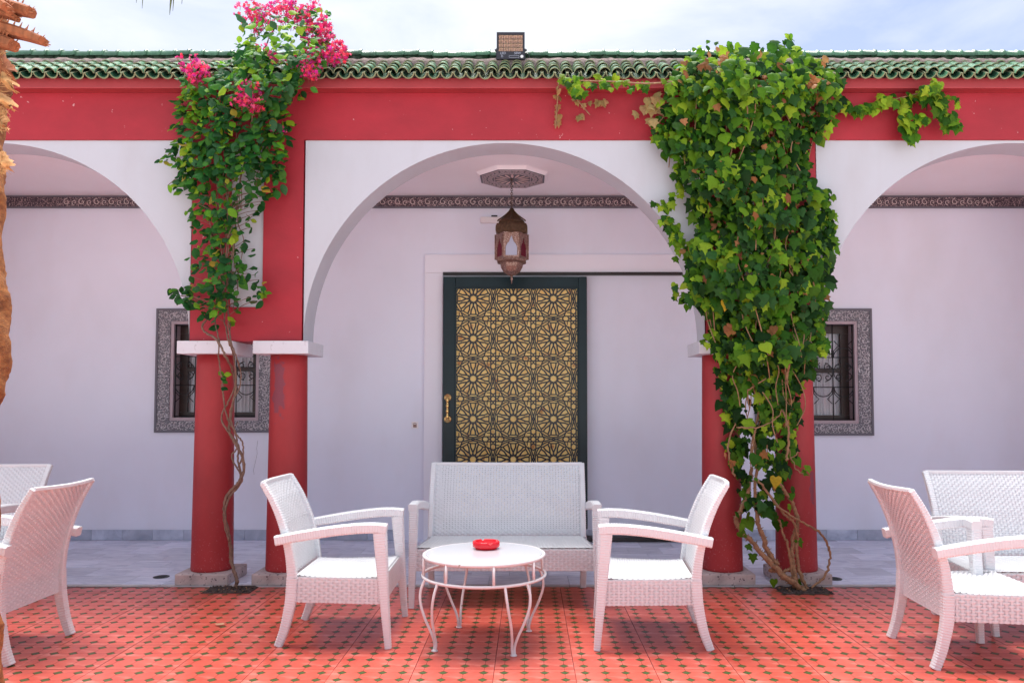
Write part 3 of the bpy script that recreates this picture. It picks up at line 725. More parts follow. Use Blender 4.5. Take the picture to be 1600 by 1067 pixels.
cov = barrel(True, 0.135, PT * 0.48, PT * 0.37, 0.0065); pan = barrel(False, 0.15, PT * 0.50, PT * 0.44, 0.009)
GL = [M['glaze'], M['terracotta']]
covm = cov.mesh('cover_tile', GL); panm = pan.mesh('pan_tile', GL)
rest_c, rest_p = MB(), MB()
i0 = int((XL) / PT) - 1; i1 = int(XR / PT) + 1; xph = P(728, 105, 5.66).x
ivis = [i for i in range(i0, i1) if -4.15 < xph + i * PT < 4.05]
def addinto(dst, src, loc, rx, rz):
    Mx = Matrix.Translation(loc) @ Matrix.Rotation(rz, 4, 'Z') @ Matrix.Rotation(rx, 4, 'X'); o = len(dst.v)
    dst.v.extend([tuple(Mx @ Vector(v)) for v in src.v])
    for f, a, c, d in zip(src.f, src.mi, src.smooth, src.col): dst.f.append([q + o for q in f]); dst.mi.append(a); dst.smooth.append(c); dst.col.append(d)
nc = 0
for row in range(4):
    y = 5.66 + row * 0.086
    for i in range(i0, i1):
        x = xph + i * PT; jx, jy, jz = random.uniform(-.003, .003), random.uniform(-.006, .006), random.uniform(-.002, .003)
        loc = Vector((x + jx, y + jy, roofz(y) + jz + 0.006)); rx, rz = random.uniform(-.055, -.005), random.uniform(-.04, .04)
        if i in ivis and row < 3 and nc < 300: put('cover_tile', covm, R_, loc, (rx, 0, rz)); nc += 1
        else: addinto(rest_c, cov, loc, rx, rz)
        loc = Vector((x + PT / 2 + jx, y + jy - .004, roofz(y) - PT * 0.92 + jz)); rx, rz = random.uniform(-.04, .04), random.uniform(-.03, .03)
        if i in ivis and row == 0: put('pan_tile', panm, R_, loc, (rx, 0, rz))
        elif row in (0, 1, 2): addinto(rest_p, pan, loc, rx, rz)
tag(rest_c.build('cover_tile_field', GL, R_, fix=False), kind='stuff'); tag(rest_p.build('pan_tile_field', GL, R_, fix=False), kind='stuff')
rg = MB(); k = 12; Lr = 0.118; vs = []
for (x, r) in ((0, 0.052), (Lr - .020, 0.049), (Lr - .020, 0.058), (Lr, 0.058), (Lr, 0.046)):
    for i in range(k + 1):
        t = -PI / 2 * 1.05 + PI * 1.05 * i / k; vs.append((x, r * math.sin(t), r * math.cos(t)))
rg.add(vs, [(a * (k + 1) + i, a * (k + 1) + i + 1, (a + 1) * (k + 1) + i + 1, (a + 1) * (k + 1) + i) for a in range(4) for i in range(k)], 0, None, True)
rgm = rg.mesh('ridge_tile', [M['glaze_ridge']])
ZRG = P(800, 80, 6.04).z - 0.054
x = XL
while x < XR:
    put('ridge_tile', rgm, R_, (x, 6.04 + random.uniform(-.004, .004), ZRG + random.uniform(-.004, .004)), (0, random.uniform(-.03, .03), random.uniform(-.02, .02))); x += Lr - .006
# ------------------------------------------------------------------ woven resin seats
def rrect_sweep(mb, path, hx, ht, axis=Vector((1, 0, 0)), rib=0.0, pitch=0.014, mi=0, ch=0.3):
    """chamfered bar along a path; hx = half width along axis, ht = half thickness across it; small ribs like wound cane"""
    pts = [Vector(p) for p in path]; cum = [0.0]
    for a, b in zip(pts, pts[1:]): cum.append(cum[-1] + (b - a).length)
    L = cum[-1]; n = max(2, int(L / (pitch / 2))) if rib else max(2, len(pts) * 2)
    hx = hx if isinstance(hx, (list, tuple)) else [hx] * len(pts); ht = ht if isinstance(ht, (list, tuple)) else [ht] * len(pts)
    vs = []
    def samp(d):
        d = max(0, min(L, d))
        for i in range(len(cum) - 1):
            if d <= cum[i + 1] + 1e-9: break
        t = (d - cum[i]) / max(1e-9, cum[i + 1] - cum[i])
        return pts[i].lerp(pts[i + 1], t), hx[i] + (hx[i + 1] - hx[i]) * t, ht[i] + (ht[i + 1] - ht[i]) * t
    for q in range(n + 1):
        d = L * q / n; p, a, b = samp(d); t = (samp(d + .01)[0] - samp(d - .01)[0]).normalized()
        nn = t.cross(axis).normalized(); ax = nn.cross(t).normalized()
        k = rib * (0.5 if q % 2 else -0.5) if rib and 0 < q < n else 0.0
        a += k; b += k; c = min(a, b) * ch
        for (u, v) in ((a, b - c), (a - c, b), (-a + c, b), (-a, b - c), (-a, -b + c), (-a + c, -b), (a - c, -b), (a, -b + c)):
            vs.append(p + ax * u + nn * v)
    fs = [(i * 8 + j, i * 8 + (j + 1) % 8, (i + 1) * 8 + (j + 1) % 8, (i + 1) * 8 + j) for i in range(n) for j in range(8)]
    fs += [list(range(8))[::-1], [n * 8 + j for j in range(8)]]
    mb.add(vs, fs, mi)
def weave(mb, w, h, f, cu=0.026, cv=0.0125, amp=0.0042, mi=0, back=True, lo=0.84, mid=False, rw=.24):
    """strands woven over upright ribs; f(u, v) -> (point, normal) with u, v from 0 to 1"""
    nu = max(2, int(round(w / cu))); nv = max(2, int(round(h / cv)))
    for j in range(nv):
        v0, vm, v1 = (j + .5 - lo / 2) / nv, (j + .5) / nv, (j + .5 + lo / 2) / nv; vs = []
        n = nu * 4
        for i in range(n + 1):
            ph = math.cos(PI * (i / 4 + j)); o = amp * math.copysign(abs(ph) ** 0.7, ph)
            for vv, k in ((v0, -0.0020), (vm, 0.0), (v1, -0.0020)):
                p, nn = f(i / n, vv); vs.append(p + nn * (o + k))
        fs = [(i * 3 + q, (i + 1) * 3 + q, (i + 1) * 3 + q + 1, i * 3 + q + 1) for i in range(n) for q in range(2)]
        mb.add(vs, fs, mi, None, True)
    m_ = max(6, nv // 4)
    for i in range(nu + 1):
        for s_ in (0,):
            u0, u1 = (i - rw) / nu, (i + rw) / nu; vs = []
            u0, u1 = max(0, u0), min(1, u1)
            for q in range(m_ + 1):
                for u in (u0, u1):
                    p, nn = f(u, q / m_); vs.append(p)
            mb.add(vs, [(q * 2, q * 2 + 1, q * 2 + 3, q * 2 + 2) for q in range(m_)], mi, None, True)
    if back or mid:
        vs = []; k = 16
        for a in range(k + 1):
            for b in range(k + 1):
                p, nn = f(a / k, b / k); vs.append(p - nn * (0.0012 if mid else amp + 0.003))
        mb.add(vs, [(a * (k + 1) + b, (a + 1) * (k + 1) + b, (a + 1) * (k + 1) + b + 1, a * (k + 1) + b + 1) for a in range(k) for b in range(k)], mi, None, True)
REAR = [(-.292, 0), (-.262, .08), (-.240, .17), (-.226, .25), (-.220, .37), (-.236, .50), (-.275, .65), (-.329, .78), (-.390, .885)]
REAR_T = [.021, .025, .029, .031, .027, .024, .021, .018, .013]
def backcurve(z):
    for (y0, z0), (y1, z1) in zip(REAR, REAR[1:]):
        if z <= z1: break
    t = (z - z0) / (z1 - z0); return y0 + (y1 - y0) * t
def make_seat(name, label, cat, extra, group):
    T = thing(name, label, cat, (0, 0, 0), 0, group); RAT = [M['rattan'], M['rattan_dark']]
    xr, xf = 0.268 + extra / 2, 0.322 + extra / 2
    for s_ in (-1, 1):
        mb = MB(); rrect_sweep(mb, smooth_path([(s_ * xr, y, z) for y, z in REAR[:5]], 3), 0.022, [.021 + (.029 - .021) * min(1, i / 8) for i in range(13)], rib=.0019); mb.build('rear_leg', RAT, T)
        mb = MB(); rrect_sweep(mb, [(s_ * (xf + .004), .318, 0), (s_ * xf, .292, .30), (s_ * (xf - .002), .268, .622)], [.017, .024, .028], [.017, .026, .036], rib=.0019); mb.build('front_leg', RAT, T)
        mb = MB(); xa = xr + 0.045
        path = smooth_path([(s_ * xa, -.300, .580), (s_ * xa, -.17, .603), (s_ * (xa + .004), 0, .630), (s_ * xf, .14, .645), (s_ * xf, .235, .648), (s_ * xf, .305, .642)], 4)
        rrect_sweep(mb, path, 0.029, [.026] * 4 + [.027] * (len(path) - 4), rib=.0016); mb.build('armrest', RAT, T)
    # back: two uprights, a top edge that curves backwards, a woven panel
    zt = .885; dip = 0.030
    mb = MB()
    for s_ in (-1, 1):
        pth = smooth_path([(s_ * xr, y + .0, z) for y, z in REAR[4:]], 4)
        rrect_sweep(mb, pth, 0.018, [.027 + (.013 - .027) * i / (len(pth) - 1) for i in range(len(pth))], rib=.0019)
    top = [(-xr + 2 * xr * i / 16, -.390 - dip * math.sin(PI * i / 16), zt - .004 * math.sin(PI * i / 16)) for i in range(17)]
    rrect_sweep(mb, top, 0.012, 0.010, axis=Vector((0, 1, 0)))
    mb.build('back_frame', RAT, T)
    zb = 0.245
    def fb(u, v):
        z = zb + (zt - 0.008 - zb) * v; x = (-xr + .018) + (2 * xr - .036) * u
        d = dip * math.sin(PI * u) * max(0, (z - .37) / (zt - .37))
        y = backcurve(z) - d; s2 = (backcurve(min(zt, z + .02)) - backcurve(z - .02)) / (min(zt, z + .02) - (z - .02))
        return Vector((x, y, z)), Vector((0, 1, -s2)).normalized()
    mb = MB(); weave(mb, 2 * xr - .036, zt - zb, fb, back=False, mid=extra < .3, cu=.024 if extra < .3 else .021, cv=.0135, lo=0.80 if extra < .3 else 0.88, rw=.24 if extra < .3 else .33, amp=.0036 if extra < .3 else .0038); mb.build('backrest', RAT, T, fix=False)
    # seat
    zs = .378
    def fs_(u, v):
        y = -.205 + .480 * v; hw = (xr - .012) + (xf - xr) * v; return Vector((-hw + 2 * hw * u, y, zs + .010 * (abs(2 * v - 1) ** 3) - .006)), Vector((0, 0, 1))
    mb = MB(); weave(mb, 2 * xf, .48, fs_, cu=.024, cv=0.0145, amp=.0034, lo=.80, back=False, mid=True)
    mb.build('seat', RAT, T, fix=False)
    def strip(p0, p1, n_):
        p0, p1, n_ = Vector(p0), Vector(p1), Vector(n_)
        return lambda u, v: (p0.lerp(p1, u) + Vector((0, 0, .235 + .138 * v)), n_)
    mb = MB(); weave(mb, 2 * xf - .05, .138, strip((-xf + .022, .290, 0), (xf - .022, .290, 0), (0, 1, 0)), cv=.0150, amp=.0040, lo=.86, back=True)
    mb.box(-xf + .024, xf - .024, .262, .286, .233, .374, 1); mb.build('front_apron', RAT, T, fix=False)
    for s_ in (-1, 1):
        mb = MB(); weave(mb, .50, .138, strip((s_ * (xr + .004), -.205, 0), (s_ * (xf + .002), .275, 0), (s_, 0, 0)), cv=.0150, amp=.0040, lo=.86, back=True)
        rrect_sweep(mb, [(s_ * (xr - .012), -.20, .305), (s_ * (xf - .014), .262, .305)], .008, .068, axis=Vector((1, 0, 0)), mi=1)
        mb.build('side_apron', RAT, T, fix=False)
    return T
ARMG = 'white woven armchairs on the terrace'; SOFG = 'white woven sofas on the terrace'
chair = make_seat('armchair', 'white woven armchair to the left of the round table, facing the table', 'armchair', 0.0, ARMG)
sofa = make_seat('sofa', 'white woven two-seat sofa in front of the patterned door', 'sofa', 0.565, SOFG)
def place(o, x, y, ang, label):                     # ang: direction the seat faces, degrees from +X
    o.location = (x, y, 0.001); o.rotation_euler = (0, 0, math.radians(ang - 90)); o['label'] = label
place(chair, -1.085, 4.615, 1, 'white woven armchair between the round table and the flowering creeper, facing right')
for x, y, a, lab in ((0.710, 4.562, 175.5, 'white woven armchair between the round table and the ivy, facing left'),
                     (-2.925, 4.285, 180.5, 'white woven armchair seen from behind, beside the palm trunk'),
                     (2.335, 4.215, -3, 'white woven armchair with its back turned to the ivy, near the right edge')):
    c = copy_tree(chair); place(c, x, y, a, lab)
place(sofa, -0.155, 5.455, -90, 'white woven two-seat sofa behind the round table, in front of the patterned door')
for x, y, a, lab in ((-4.01, 5.28, -90, 'white woven sofa half hidden behind the armchair beside the palm trunk'),
                     (3.12, 4.70, -91, 'white woven sofa cut by the right edge of the picture, behind an armchair')):
    c = copy_tree(sofa); place(c, x, y, a, lab)

# ------------------------------------------------------------------ round table, ashtray
TX, TY = -0.215 - 0.035, 4.43
T = thing('round_table', 'white round garden table with glass top and curved wire legs, a red ashtray on it', 'table', (TX, TY, 0))
ZT = 0.492; R0 = 0.335
def ring(mb, R, z, r, n=64):
    k = 10; vs = []
    for i in range(n):
        a = 2 * PI * i / n
        for j in range(k):
            t = 2 * PI * j / k; vs.append(((R + r * math.cos(t)) * math.cos(a), (R + r * math.cos(t)) * math.sin(a), z + r * math.sin(t)))
    mb.add(vs, [(i * k + j, ((i + 1) % n) * k + j, ((i + 1) % n) * k + (j + 1) % k, i * k + (j + 1) % k) for i in range(n) for j in range(k)], 0, None, True)
mb = MB(); mb.lathe([(R0 - .012, ZT - .007), (R0 - .010, ZT - .006), (R0 - .010, ZT - .001), (R0 - .012, ZT)], 72, smooth=False); mb.build('table_top', M['glass_top'], T)
mb = MB(); ring(mb, R0, ZT - .010, .0105); mb.lathe([(R0 - .03, ZT - .0185), (R0 - .004, ZT - .0185), (R0 - .004, ZT - .0075), (R0 - .03, ZT - .0075)], 64); mb.build('rim', M['steel'], T)
mb = MB(); ring(mb, R0 + .008, ZT - .118, .0085); mb.build('lower_ring', M['steel'], T)
FA = [math.atan2(-.18, -.25), math.atan2(-.26, .17), math.atan2(.27, -.165), math.atan2(.185, .25)]
for a in FA:
    for d in (-.30, .30):
        mb = MB(); b = a + d * 1.25; mb.tube([((R0 + .002) * math.cos(b), (R0 + .002) * math.sin(b), ZT - .014), ((R0 + .006) * math.cos(b), (R0 + .006) * math.sin(b), ZT - .118)], .008, 8); mb.build('post', M['steel'], T)
    mb = MB()
    for d in (-1, 1):
        pth = []
        for r, z, w in ((R0 + .008, ZT - .118, .20), (R0 + .032, .315, .20), (R0 + .036, .25, .175), (R0 + .018, .17, .115), (R0 - .012, .09, .050), (R0 - .026, .04, .026), (R0 - .022, .006, .020)):
            pth.append((r * math.cos(a + d * w), r * math.sin(a + d * w), z))
        mb.tube(smooth_path(pth, 5), .0075, 8)
    mb.lathe([(.018, 0), (.018, .005), (.012, .009)], 12, ((R0 - .022) * math.cos(a), (R0 - .022) * math.sin(a), 0.001))
    mb.build('leg', M['steel'], T, fix=False)
mb = MB(); n = 64; prof = [(.060, 0), (.063, .003), (.063, .008), (.076, .012), (.078, .016), (.078, .040), (.075, .043), (.064, .043), (.061, .040), (.056, .012), (.0, .010)]
for r, z in prof:
    for i in range(n):
        a = 2 * PI * i / n; notch = 0.009 if z > .039 and abs(((a - .35 + PI / 4) % (PI / 2)) - PI / 4) < .12 else 0
        mb.v.append((r * math.cos(a), r * math.sin(a), z - notch))
k = len(prof)
for i in range(k - 1):
    for j in range(n): mb.f.append([i * n + j, i * n + (j + 1) % n, (i + 1) * n + (j + 1) % n, (i + 1) * n + j]); mb.mi.append(0); mb.col.append(None); mb.smooth.append(True)
mb.f.append(list(range(n))[::-1]); mb.mi.append(0); mb.col.append(None); mb.smooth.append(False)
o = mb.build('ashtray', M['ash'], None, (TX + .005, TY + .115, ZT + .001)); tag(o, 'round red ashtray with notched rim on the round glass table', 'ashtray')

# ------------------------------------------------------------------ hanging lantern
LY = RY; LX = P(799.5, 380, LY).x
zl = lambda py: P(800, py, LY).z
T = thing('hanging_lantern', 'pierced copper lantern with red and clear panes hanging in the central arch', 'lantern', (LX, LY, zl(444)))
b0 = zl(444); z = lambda py: zl(py) - b0
px = LY / F
mb = MB(); zt_, zb_ = ZCE - b0 - .03, z(326); nl = 15
for i in range(nl):
    zc = zb_ + (zt_ - zb_) * (i + .5) / nl; hh = (zt_ - zb_) / nl * .68
    pts = []
    for q in range(11):
        a = 2 * PI * q / 10; w, v = .010 * math.cos(a), hh * math.sin(a); pts.append((w if i % 2 else 0.0, 0.0 if i % 2 else w, zc + v))
    mb.tube(pts, .0026, 5, cap=False)
mb.lathe([(.02, zt_ - .004), (.03, zt_ + .02)], 12); mb.build('chain', M['lantern_top'], T, fix=False)
r_ = lambda w: w / 2 * px
mb = MB()
dome = [(r_(3), z(326)), (r_(9), z(331)), (r_(20), z(336.5)), (r_(34), z(342)), (r_(48), z(347)), (r_(50), z(348.5)), (r_(46), z(351))]
for k in range(6):
    a = PI / 6 + k * PI / 3
    mb.tube([(r * math.cos(a), r * math.sin(a), zz) for r, zz in dome[:6]], .007, 6)
mb.lathe([(r * .93, zz - .004) for r, zz in dome[::-1]], 6, a0=PI / 6, smooth=False)
mb.lathe([(.006, z(334)), (.012, z(330)), (.006, z(326)), (.004, z(322))], 10)
mb.build('dome', M['lantern_top'], T, fix=False)
mb = MB(); mb.lathe([(r_(46), z(368)), (r_(54), z(366)), (r_(57), z(361)), (r_(57), z(356)), (r_(53), z(352)), (r_(44), z(352))], 6, a0=PI / 6, smooth=False)
for k in range(6):
    a = k * PI / 3; rr = r_(54) * .9
    for dd in (-.055, 0, .055): mb.tube([(rr * math.cos(a) - dd * math.sin(a) + .02 * math.cos(q) * -math.sin(a), rr * math.sin(a) + dd * math.cos(a) + .02 * math.cos(q) * math.cos(a), z(360) + .02 * math.sin(q)) for q in [2 * PI * i / 8 for i in range(9)]], .0035, 4, cap=False)
mb.build('crown_band', M['lantern_top'], T, fix=False)
RB = r_(51); zb0, zb1 = z(406), z(367)
def face_pt(k, u, v, d=0):                           # u from -1 to 1 across the facet
    a0, a1 = -PI / 2 + (k - .5) * PI / 3, -PI / 2 + (k + .5) * PI / 3; t = (u + 1) / 2
    return ((RB + d) * (math.cos(a0) * (1 - t) + math.cos(a1) * t), (RB + d) * (math.sin(a0) * (1 - t) + math.sin(a1) * t), v)
for k in range(6):
    mb = MB(); H = zb1 - zb0
    hole = [(-.72, zb0 + H * .08), (.72, zb0 + H * .08), (.72, zb0 + H * .42), (.50, zb0 + H * .56), (.32, zb0 + H * .60), (.18, zb0 + H * .72), (0, zb0 + H * .86), (-.18, zb0 + H * .72), (-.32, zb0 + H * .60), (-.50, zb0 + H * .56), (-.72, zb0 + H * .42)]
    outer = [(-1, zb0), (1, zb0), (1, zb0 + H * .42), (1, zb0 + H * .56), (1, zb0 + H * .68), (1, zb1), (0, zb1), (-1, zb1), (-1, zb0 + H * .68), (-1, zb0 + H * .56), (-1, zb0 + H * .42)]
    n = len(hole)
    vs = [face_pt(k, u, v, .002) for u, v in hole] + [face_pt(k, u, v, .002) for u, v in outer] + [face_pt(k, u, v, -.005) for u, v in hole]
    mb.add(vs, [(n + i, n + (i + 1) % n, (i + 1) % n, i) for i in range(n)] + [(i, (i + 1) % n, 2 * n + (i + 1) % n, 2 * n + i) for i in range(n)])
    mb.build('side_panel', M['lantern'], T, fix=False)
    mb = MB(); mb.add([face_pt(k, u, v, -.006) for u, v in hole] + [face_pt(k, u, v, -.010) for u, v in hole], [list(range(n)), list(range(2 * n - 1, n - 1, -1))])
    pn = mb.build('pane', M['lamp_clear'] if k % 2 == 0 else M['lamp_red'], T, fix=False)
    pn['label'] = 'pale frosted pane' if k % 2 == 0 else 'deep red pane'
    mb = MB(); mb.tube([face_pt(k, 1, zb0, .003), face_pt(k, 1, zb1, .003)], .006, 6); mb.build('corner_post', M['lantern'], T, fix=False)
mb = MB(); mb.lathe([(r_(36), z(413)), (r_(52), z(410)), (r_(52), z(406)), (r_(40), z(405.5))], 6, a0=PI / 6, smooth=False); mb.build('base_ring', M['lantern'], T)
mb = MB(); mb.lathe([(r_(3), z(431)), (r_(14), z(429.5)), (r_(26), z(425)), (r_(34), z(418)), (r_(36), z(410.5))], 12, smooth=False); mb.build('bowl', M['lantern'], T)
mb = MB(); mb.lathe([(.001, 0), (.005, .018), (.004, .034), (.013, .044), (.009, .056), (.016, z(429.5))], 10); mb.build('finial', M['lantern'], T)

# wall light and wall socket
o = P(764, 345, YB); T = thing('emergency_light', 'small white emergency light on the back wall behind the lantern', 'wall light', (o.x, YB - .001, o.z))
mb = MB(); mb.bbox(-.085, .13, -.05, 0, -.032, .030, .012); mb.build('housing', M['plastic_white'], T)
mb = MB(); mb.bbox(-.055, .11, -.054, -.0495, -.018, .020, .004); mb.build('diffuser', M['plastic_white'], T)
mb = MB(); mb.bbox(.025, .085, -.040, -.005, .0305, .046, .003); mb.build('switch_box', M['plastic_black'], T)
o = P(648.5, 664, YB); T = thing('wall_switch', 'small square bell switch on the wall to the left of the door', 'switch', (o.x, YB - .001, o.z))
mb = MB(); mb.bbox(-.034, .034, -.012, 0, -.034, .034, .005); mb.build('plate', M['plastic_white'], T)
mb = MB(); mb.bbox(-.016, .018, -.016, -.0125, -.022, .008, .004); mb.tube([(-.02, -.014, .012), (0, -.014, .022), (.02, -.014, .012)], .003, 5); mb.build('button', mat('brown_button', (0.30, 0.19, 0.15), .5), T)

# ------------------------------------------------------------------ floodlight on the ridge
FY = 5.93; c0 = P(798, 73, FY); fw = 44.5 / F * FY; fh = 43.5 / F * FY
T = thing('floodlight', 'square black LED floodlight standing on the roof edge above the central arch', 'floodlight', (c0.x, FY, c0.z - fh / 2))
mb = MB(); mb.bbox(-fw / 2, fw / 2, 0.0, .045, 0, fh, .006)
for i in range(9): mb.box(-fw / 2 + .015 + i * .021, -fw / 2 + .021 + i * .021, .0455, .066, .02, fh - .02)
mb.build('housing', M['flood_body'], T)
gx0, gx1, gz0, gz1 = -fw / 2 + .015, fw / 2 - .015, fh * .285, fh * .90
mb = MB()
for i in range(5):
    for j in range(4):
        xa, xb = gx0 + (gx1 - gx0) * i / 5 + .0015, gx0 + (gx1 - gx0) * (i + 1) / 5 - .0015; za, zb2 = gz0 + (gz1 - gz0) * j / 4 + .0015, gz0 + (gz1 - gz0) * (j + 1) / 4 - .0015
        q = .28; xi0, xi1, zi0_, zi1_ = xa + (xb - xa) * q, xb - (xb - xa) * q, za + (zb2 - za) * q, zb2 - (zb2 - za) * q
        mb.add([(xa, -.012, za), (xb, -.012, za), (xb, -.012, zb2), (xa, -.012, zb2), (xi0, -.002, zi0_), (xi1, -.002, zi0_), (xi1, -.002, zi1_), (xi0, -.002, zi1_)],
               [(0, 1, 5, 4), (1, 2, 6, 5), (2, 3, 7, 6), (3, 0, 4, 7)], 0); mb.add([(xi0, -.002, zi0_), (xi1, -.002, zi0_), (xi1, -.002, zi1_), (xi0, -.002, zi1_)], [(0, 1, 2, 3)], 1)
mb.build('reflector_grid', [M['flood_cell'], M['flood_led']], T, fix=False)
mb = MB()
for a, b, c, d in ((-fw / 2, fw / 2, gz1 + .001, fh), (-fw / 2, fw / 2, 0, gz0 - .001), (-fw / 2, gx0 - .001, gz0 - .001, gz1 + .001), (gx1 + .001, fw / 2, gz0 - .001, gz1 + .001)): mb.box(a, b, -.014, -.0005, c, d)
mb.build('bezel', M['flood_body'], T)
def text(s_, x, zz, size, parent):
    cu = bpy.data.curves.new('print', 'FONT'); cu.body = s_; cu.size = size; cu.extrude = .0004; tmp = bpy.data.objects.new('print', cu); C.objects.link(tmp)
    dg = bpy.context.evaluated_depsgraph_get(); me = bpy.data.meshes.new_from_object(tmp.evaluated_get(dg)); bpy.data.objects.remove(tmp)
    me.materials.clear(); me.materials.append(M['print']); put('printed_mark', me, parent, (x, -.0148, zz), (PI / 2, 0, 0))
text('LED', -fw * .38, fh * .175, .026, T); text('50W', fw * .12, fh * .175, .026, T); text('h', -fw * .34, fh * .06, .032, T)
mb = MB(); mb.add([(-fw * .06, -.0146, fh * .05), (fw * .30, -.0146, fh * .05), (fw * .30, -.0146, fh * .13), (-fw * .06, -.0146, fh * .13)], [(0, 1, 2, 3)]); mb.add([(-fw * .05, -.015, fh * .06), (fw * .29, -.015, fh * .06), (fw * .29, -.015, fh * .12), (-fw * .05, -.015, fh * .12)], [(0, 1, 2, 3)], 1)
mb.build('label_plate', [M['print'], M['flood_body']], T, fix=False)
mb = MB(); mb.lathe([(.012, 0), (.012, .002)], 16); mb.v = [(x + fw * .40, -.0145 - zz, y + fh * .09) for x, y, zz in mb.v]; mb.build('sensor', M['plastic_white'], T)
mb = MB()
for s_ in (-1, 1):
    mb.box(s_ * fw / 2 + (-.006 if s_ < 0 else .001), s_ * fw / 2 + (-.001 if s_ < 0 else .006), .01, .035, -.07, fh * .45)
    mb.tube([(s_ * (fw / 2 - .002), .022, fh * .40), (s_ * (fw / 2 + .016), .022, fh * .40)], .010, 8)
mb.box(-fw / 2 - .006, fw / 2 + .006, .01, .035, -.075, -.070); mb.build('bracket', M['flood_body'], T, fix=False)
mb = MB(); mb.tube(smooth_path([(fw * .3, .06, fh * .3), (fw * .55, .05, fh * .35), (fw * .66, .04, fh * .2), (fw * .72, .06, -.03)], 6), .005, 6); mb.build('cable', M['plastic_black'], T, fix=False)

# ------------------------------------------------------------------ planting holes and floor drains
def soil_bed(cx, cy, w, d, label):
    mb = MB(); n = 14
    vs = []; 
    for i in range(n + 1):
        for j in range(n + 1):
            ed = i in (0, n) or j in (0, n)
            vs.append((cx - w / 2 + w * i / n, cy - d / 2 + d * j / n, 0.0015 if ed else 0.008 + random.uniform(-.004, .010)))
    mb.add(vs, [(i * (n + 1) + j, (i + 1) * (n + 1) + j, (i + 1) * (n + 1) + j + 1, i * (n + 1) + j + 1) for i in range(n) for j in range(n)], 0, None, False)
    for q in range(130):
        x, y, s_ = cx + random.uniform(-.46, .46) * w, cy + random.uniform(-.44, .44) * d, random.uniform(.005, .013)
        v8 = [(x + s_ * random.uniform(.6, 1.1) * a, y + s_ * random.uniform(.6, 1.1) * b, .012 + s_ * random.uniform(.5, .9) * c) for a, b, c in ((1, 0, 0), (-1, 0, 0), (0, 1, 0), (0, -1, 0), (0, 0, 1), (0, 0, -1))]
        mb.add(v8, [(0, 2, 4), (2, 1, 4), (1, 3, 4), (3, 0, 4), (2, 0, 5), (1, 2, 5), (3, 1, 5), (0, 3, 5)], random.choice([0, 0, 1, 1, 2]))
    o = mb.build('soil_bed', [M['soil'], M['wood'], mat('dry_litter', (0.22, 0.12, 0.06), .9)], None, fix=False); tag(o, kind='structure')
    return o
soil_bed(fl(366, 918).x, 5.635, .345, .19, ''); soil_bed(fl(1252, 920).x, 5.62, .36, .21, '')
for (px_, py_, lab) in ((252, 902, 'round dark floor drain on the marble beside the left column plinth'), (1303, 905, 'round dark floor drain on the marble beside the right column plinth')):
    q = fl(px_, py_); mb = MB(); mb.lathe([(.058, .0), (.060, .003), (.056, .005), (.05, .004)], 28)
    for i in range(-3, 4): mb.box(-.035, .035, i * .012 - .002, i * .012 + .002, .0045, .0062)
    o = mb.build('floor_drain', M['drain'], None, (q.x, q.y, .0045)); tag(o, lab, 'drain', 'floor drains beside the columns')

# ------------------------------------------------------------------ climbing plants
def leaf_shape(kind, fold=0.28, droop=0.15):
    if kind == 'ivy': half = [(0.0, 0.0), (.20, -.10), (.50, .02), (.40, .20), (.36, .34), (.50, .52), (.24, .56), (.13, .78)]; tip = (0, 1.02)
    elif kind == 'ivy2': half = [(0.0, 0.02), (.22, -.12), (.44, .00), (.48, .22), (.40, .46), (.27, .62), (.12, .84)]; tip = (0, 1.0)
    else: half = [(0.0, 0.0), (.14, .06), (.29, .24), (.33, .42), (.27, .62), (.14, .82)]; tip = (0, 1.0)
    vs = []; zf = lambda x, y: -fold * abs(x) - droop * y * y + (0.05 * math.sin(9 * y + 4 * x))
    ctr = [(0, .18), (0, .5), (0, .8)]
    for x, y in half: vs.append((x, y, zf(x, y)))
    vs.append((*tip, zf(*tip)))
    nh = len(vs)
    for x, y in half[1:]: vs.append((-x, y, zf(-x, y)))
    cb = len(vs)
    for x, y in ctr: vs.append((x, y, zf(x, y) + .03))
    fs = []
    def cidx(y): return cb + (0 if y < .34 else 1 if y < .66 else 2)
    R = list(range(nh)); Lf = [0] + list(range(nh, nh + nh - 2)) + [nh - 1]
    for seq, fl_ in ((R, False), (Lf, True)):
        for a, b in zip(seq, seq[1:]):
            ca, cb_ = cidx(vs[a][1] if a else 0), cidx(vs[b][1] if b != nh - 1 else 1)
            f = [a, b, cb_] if ca == cb_ else [a, b, cb_, ca]
            fs.append(f[::-1] if fl_ else f)
    return vs, fs
SHAPES = {k: leaf_shape(k) for k in ('ivy', 'ivy2', 'ovate')}
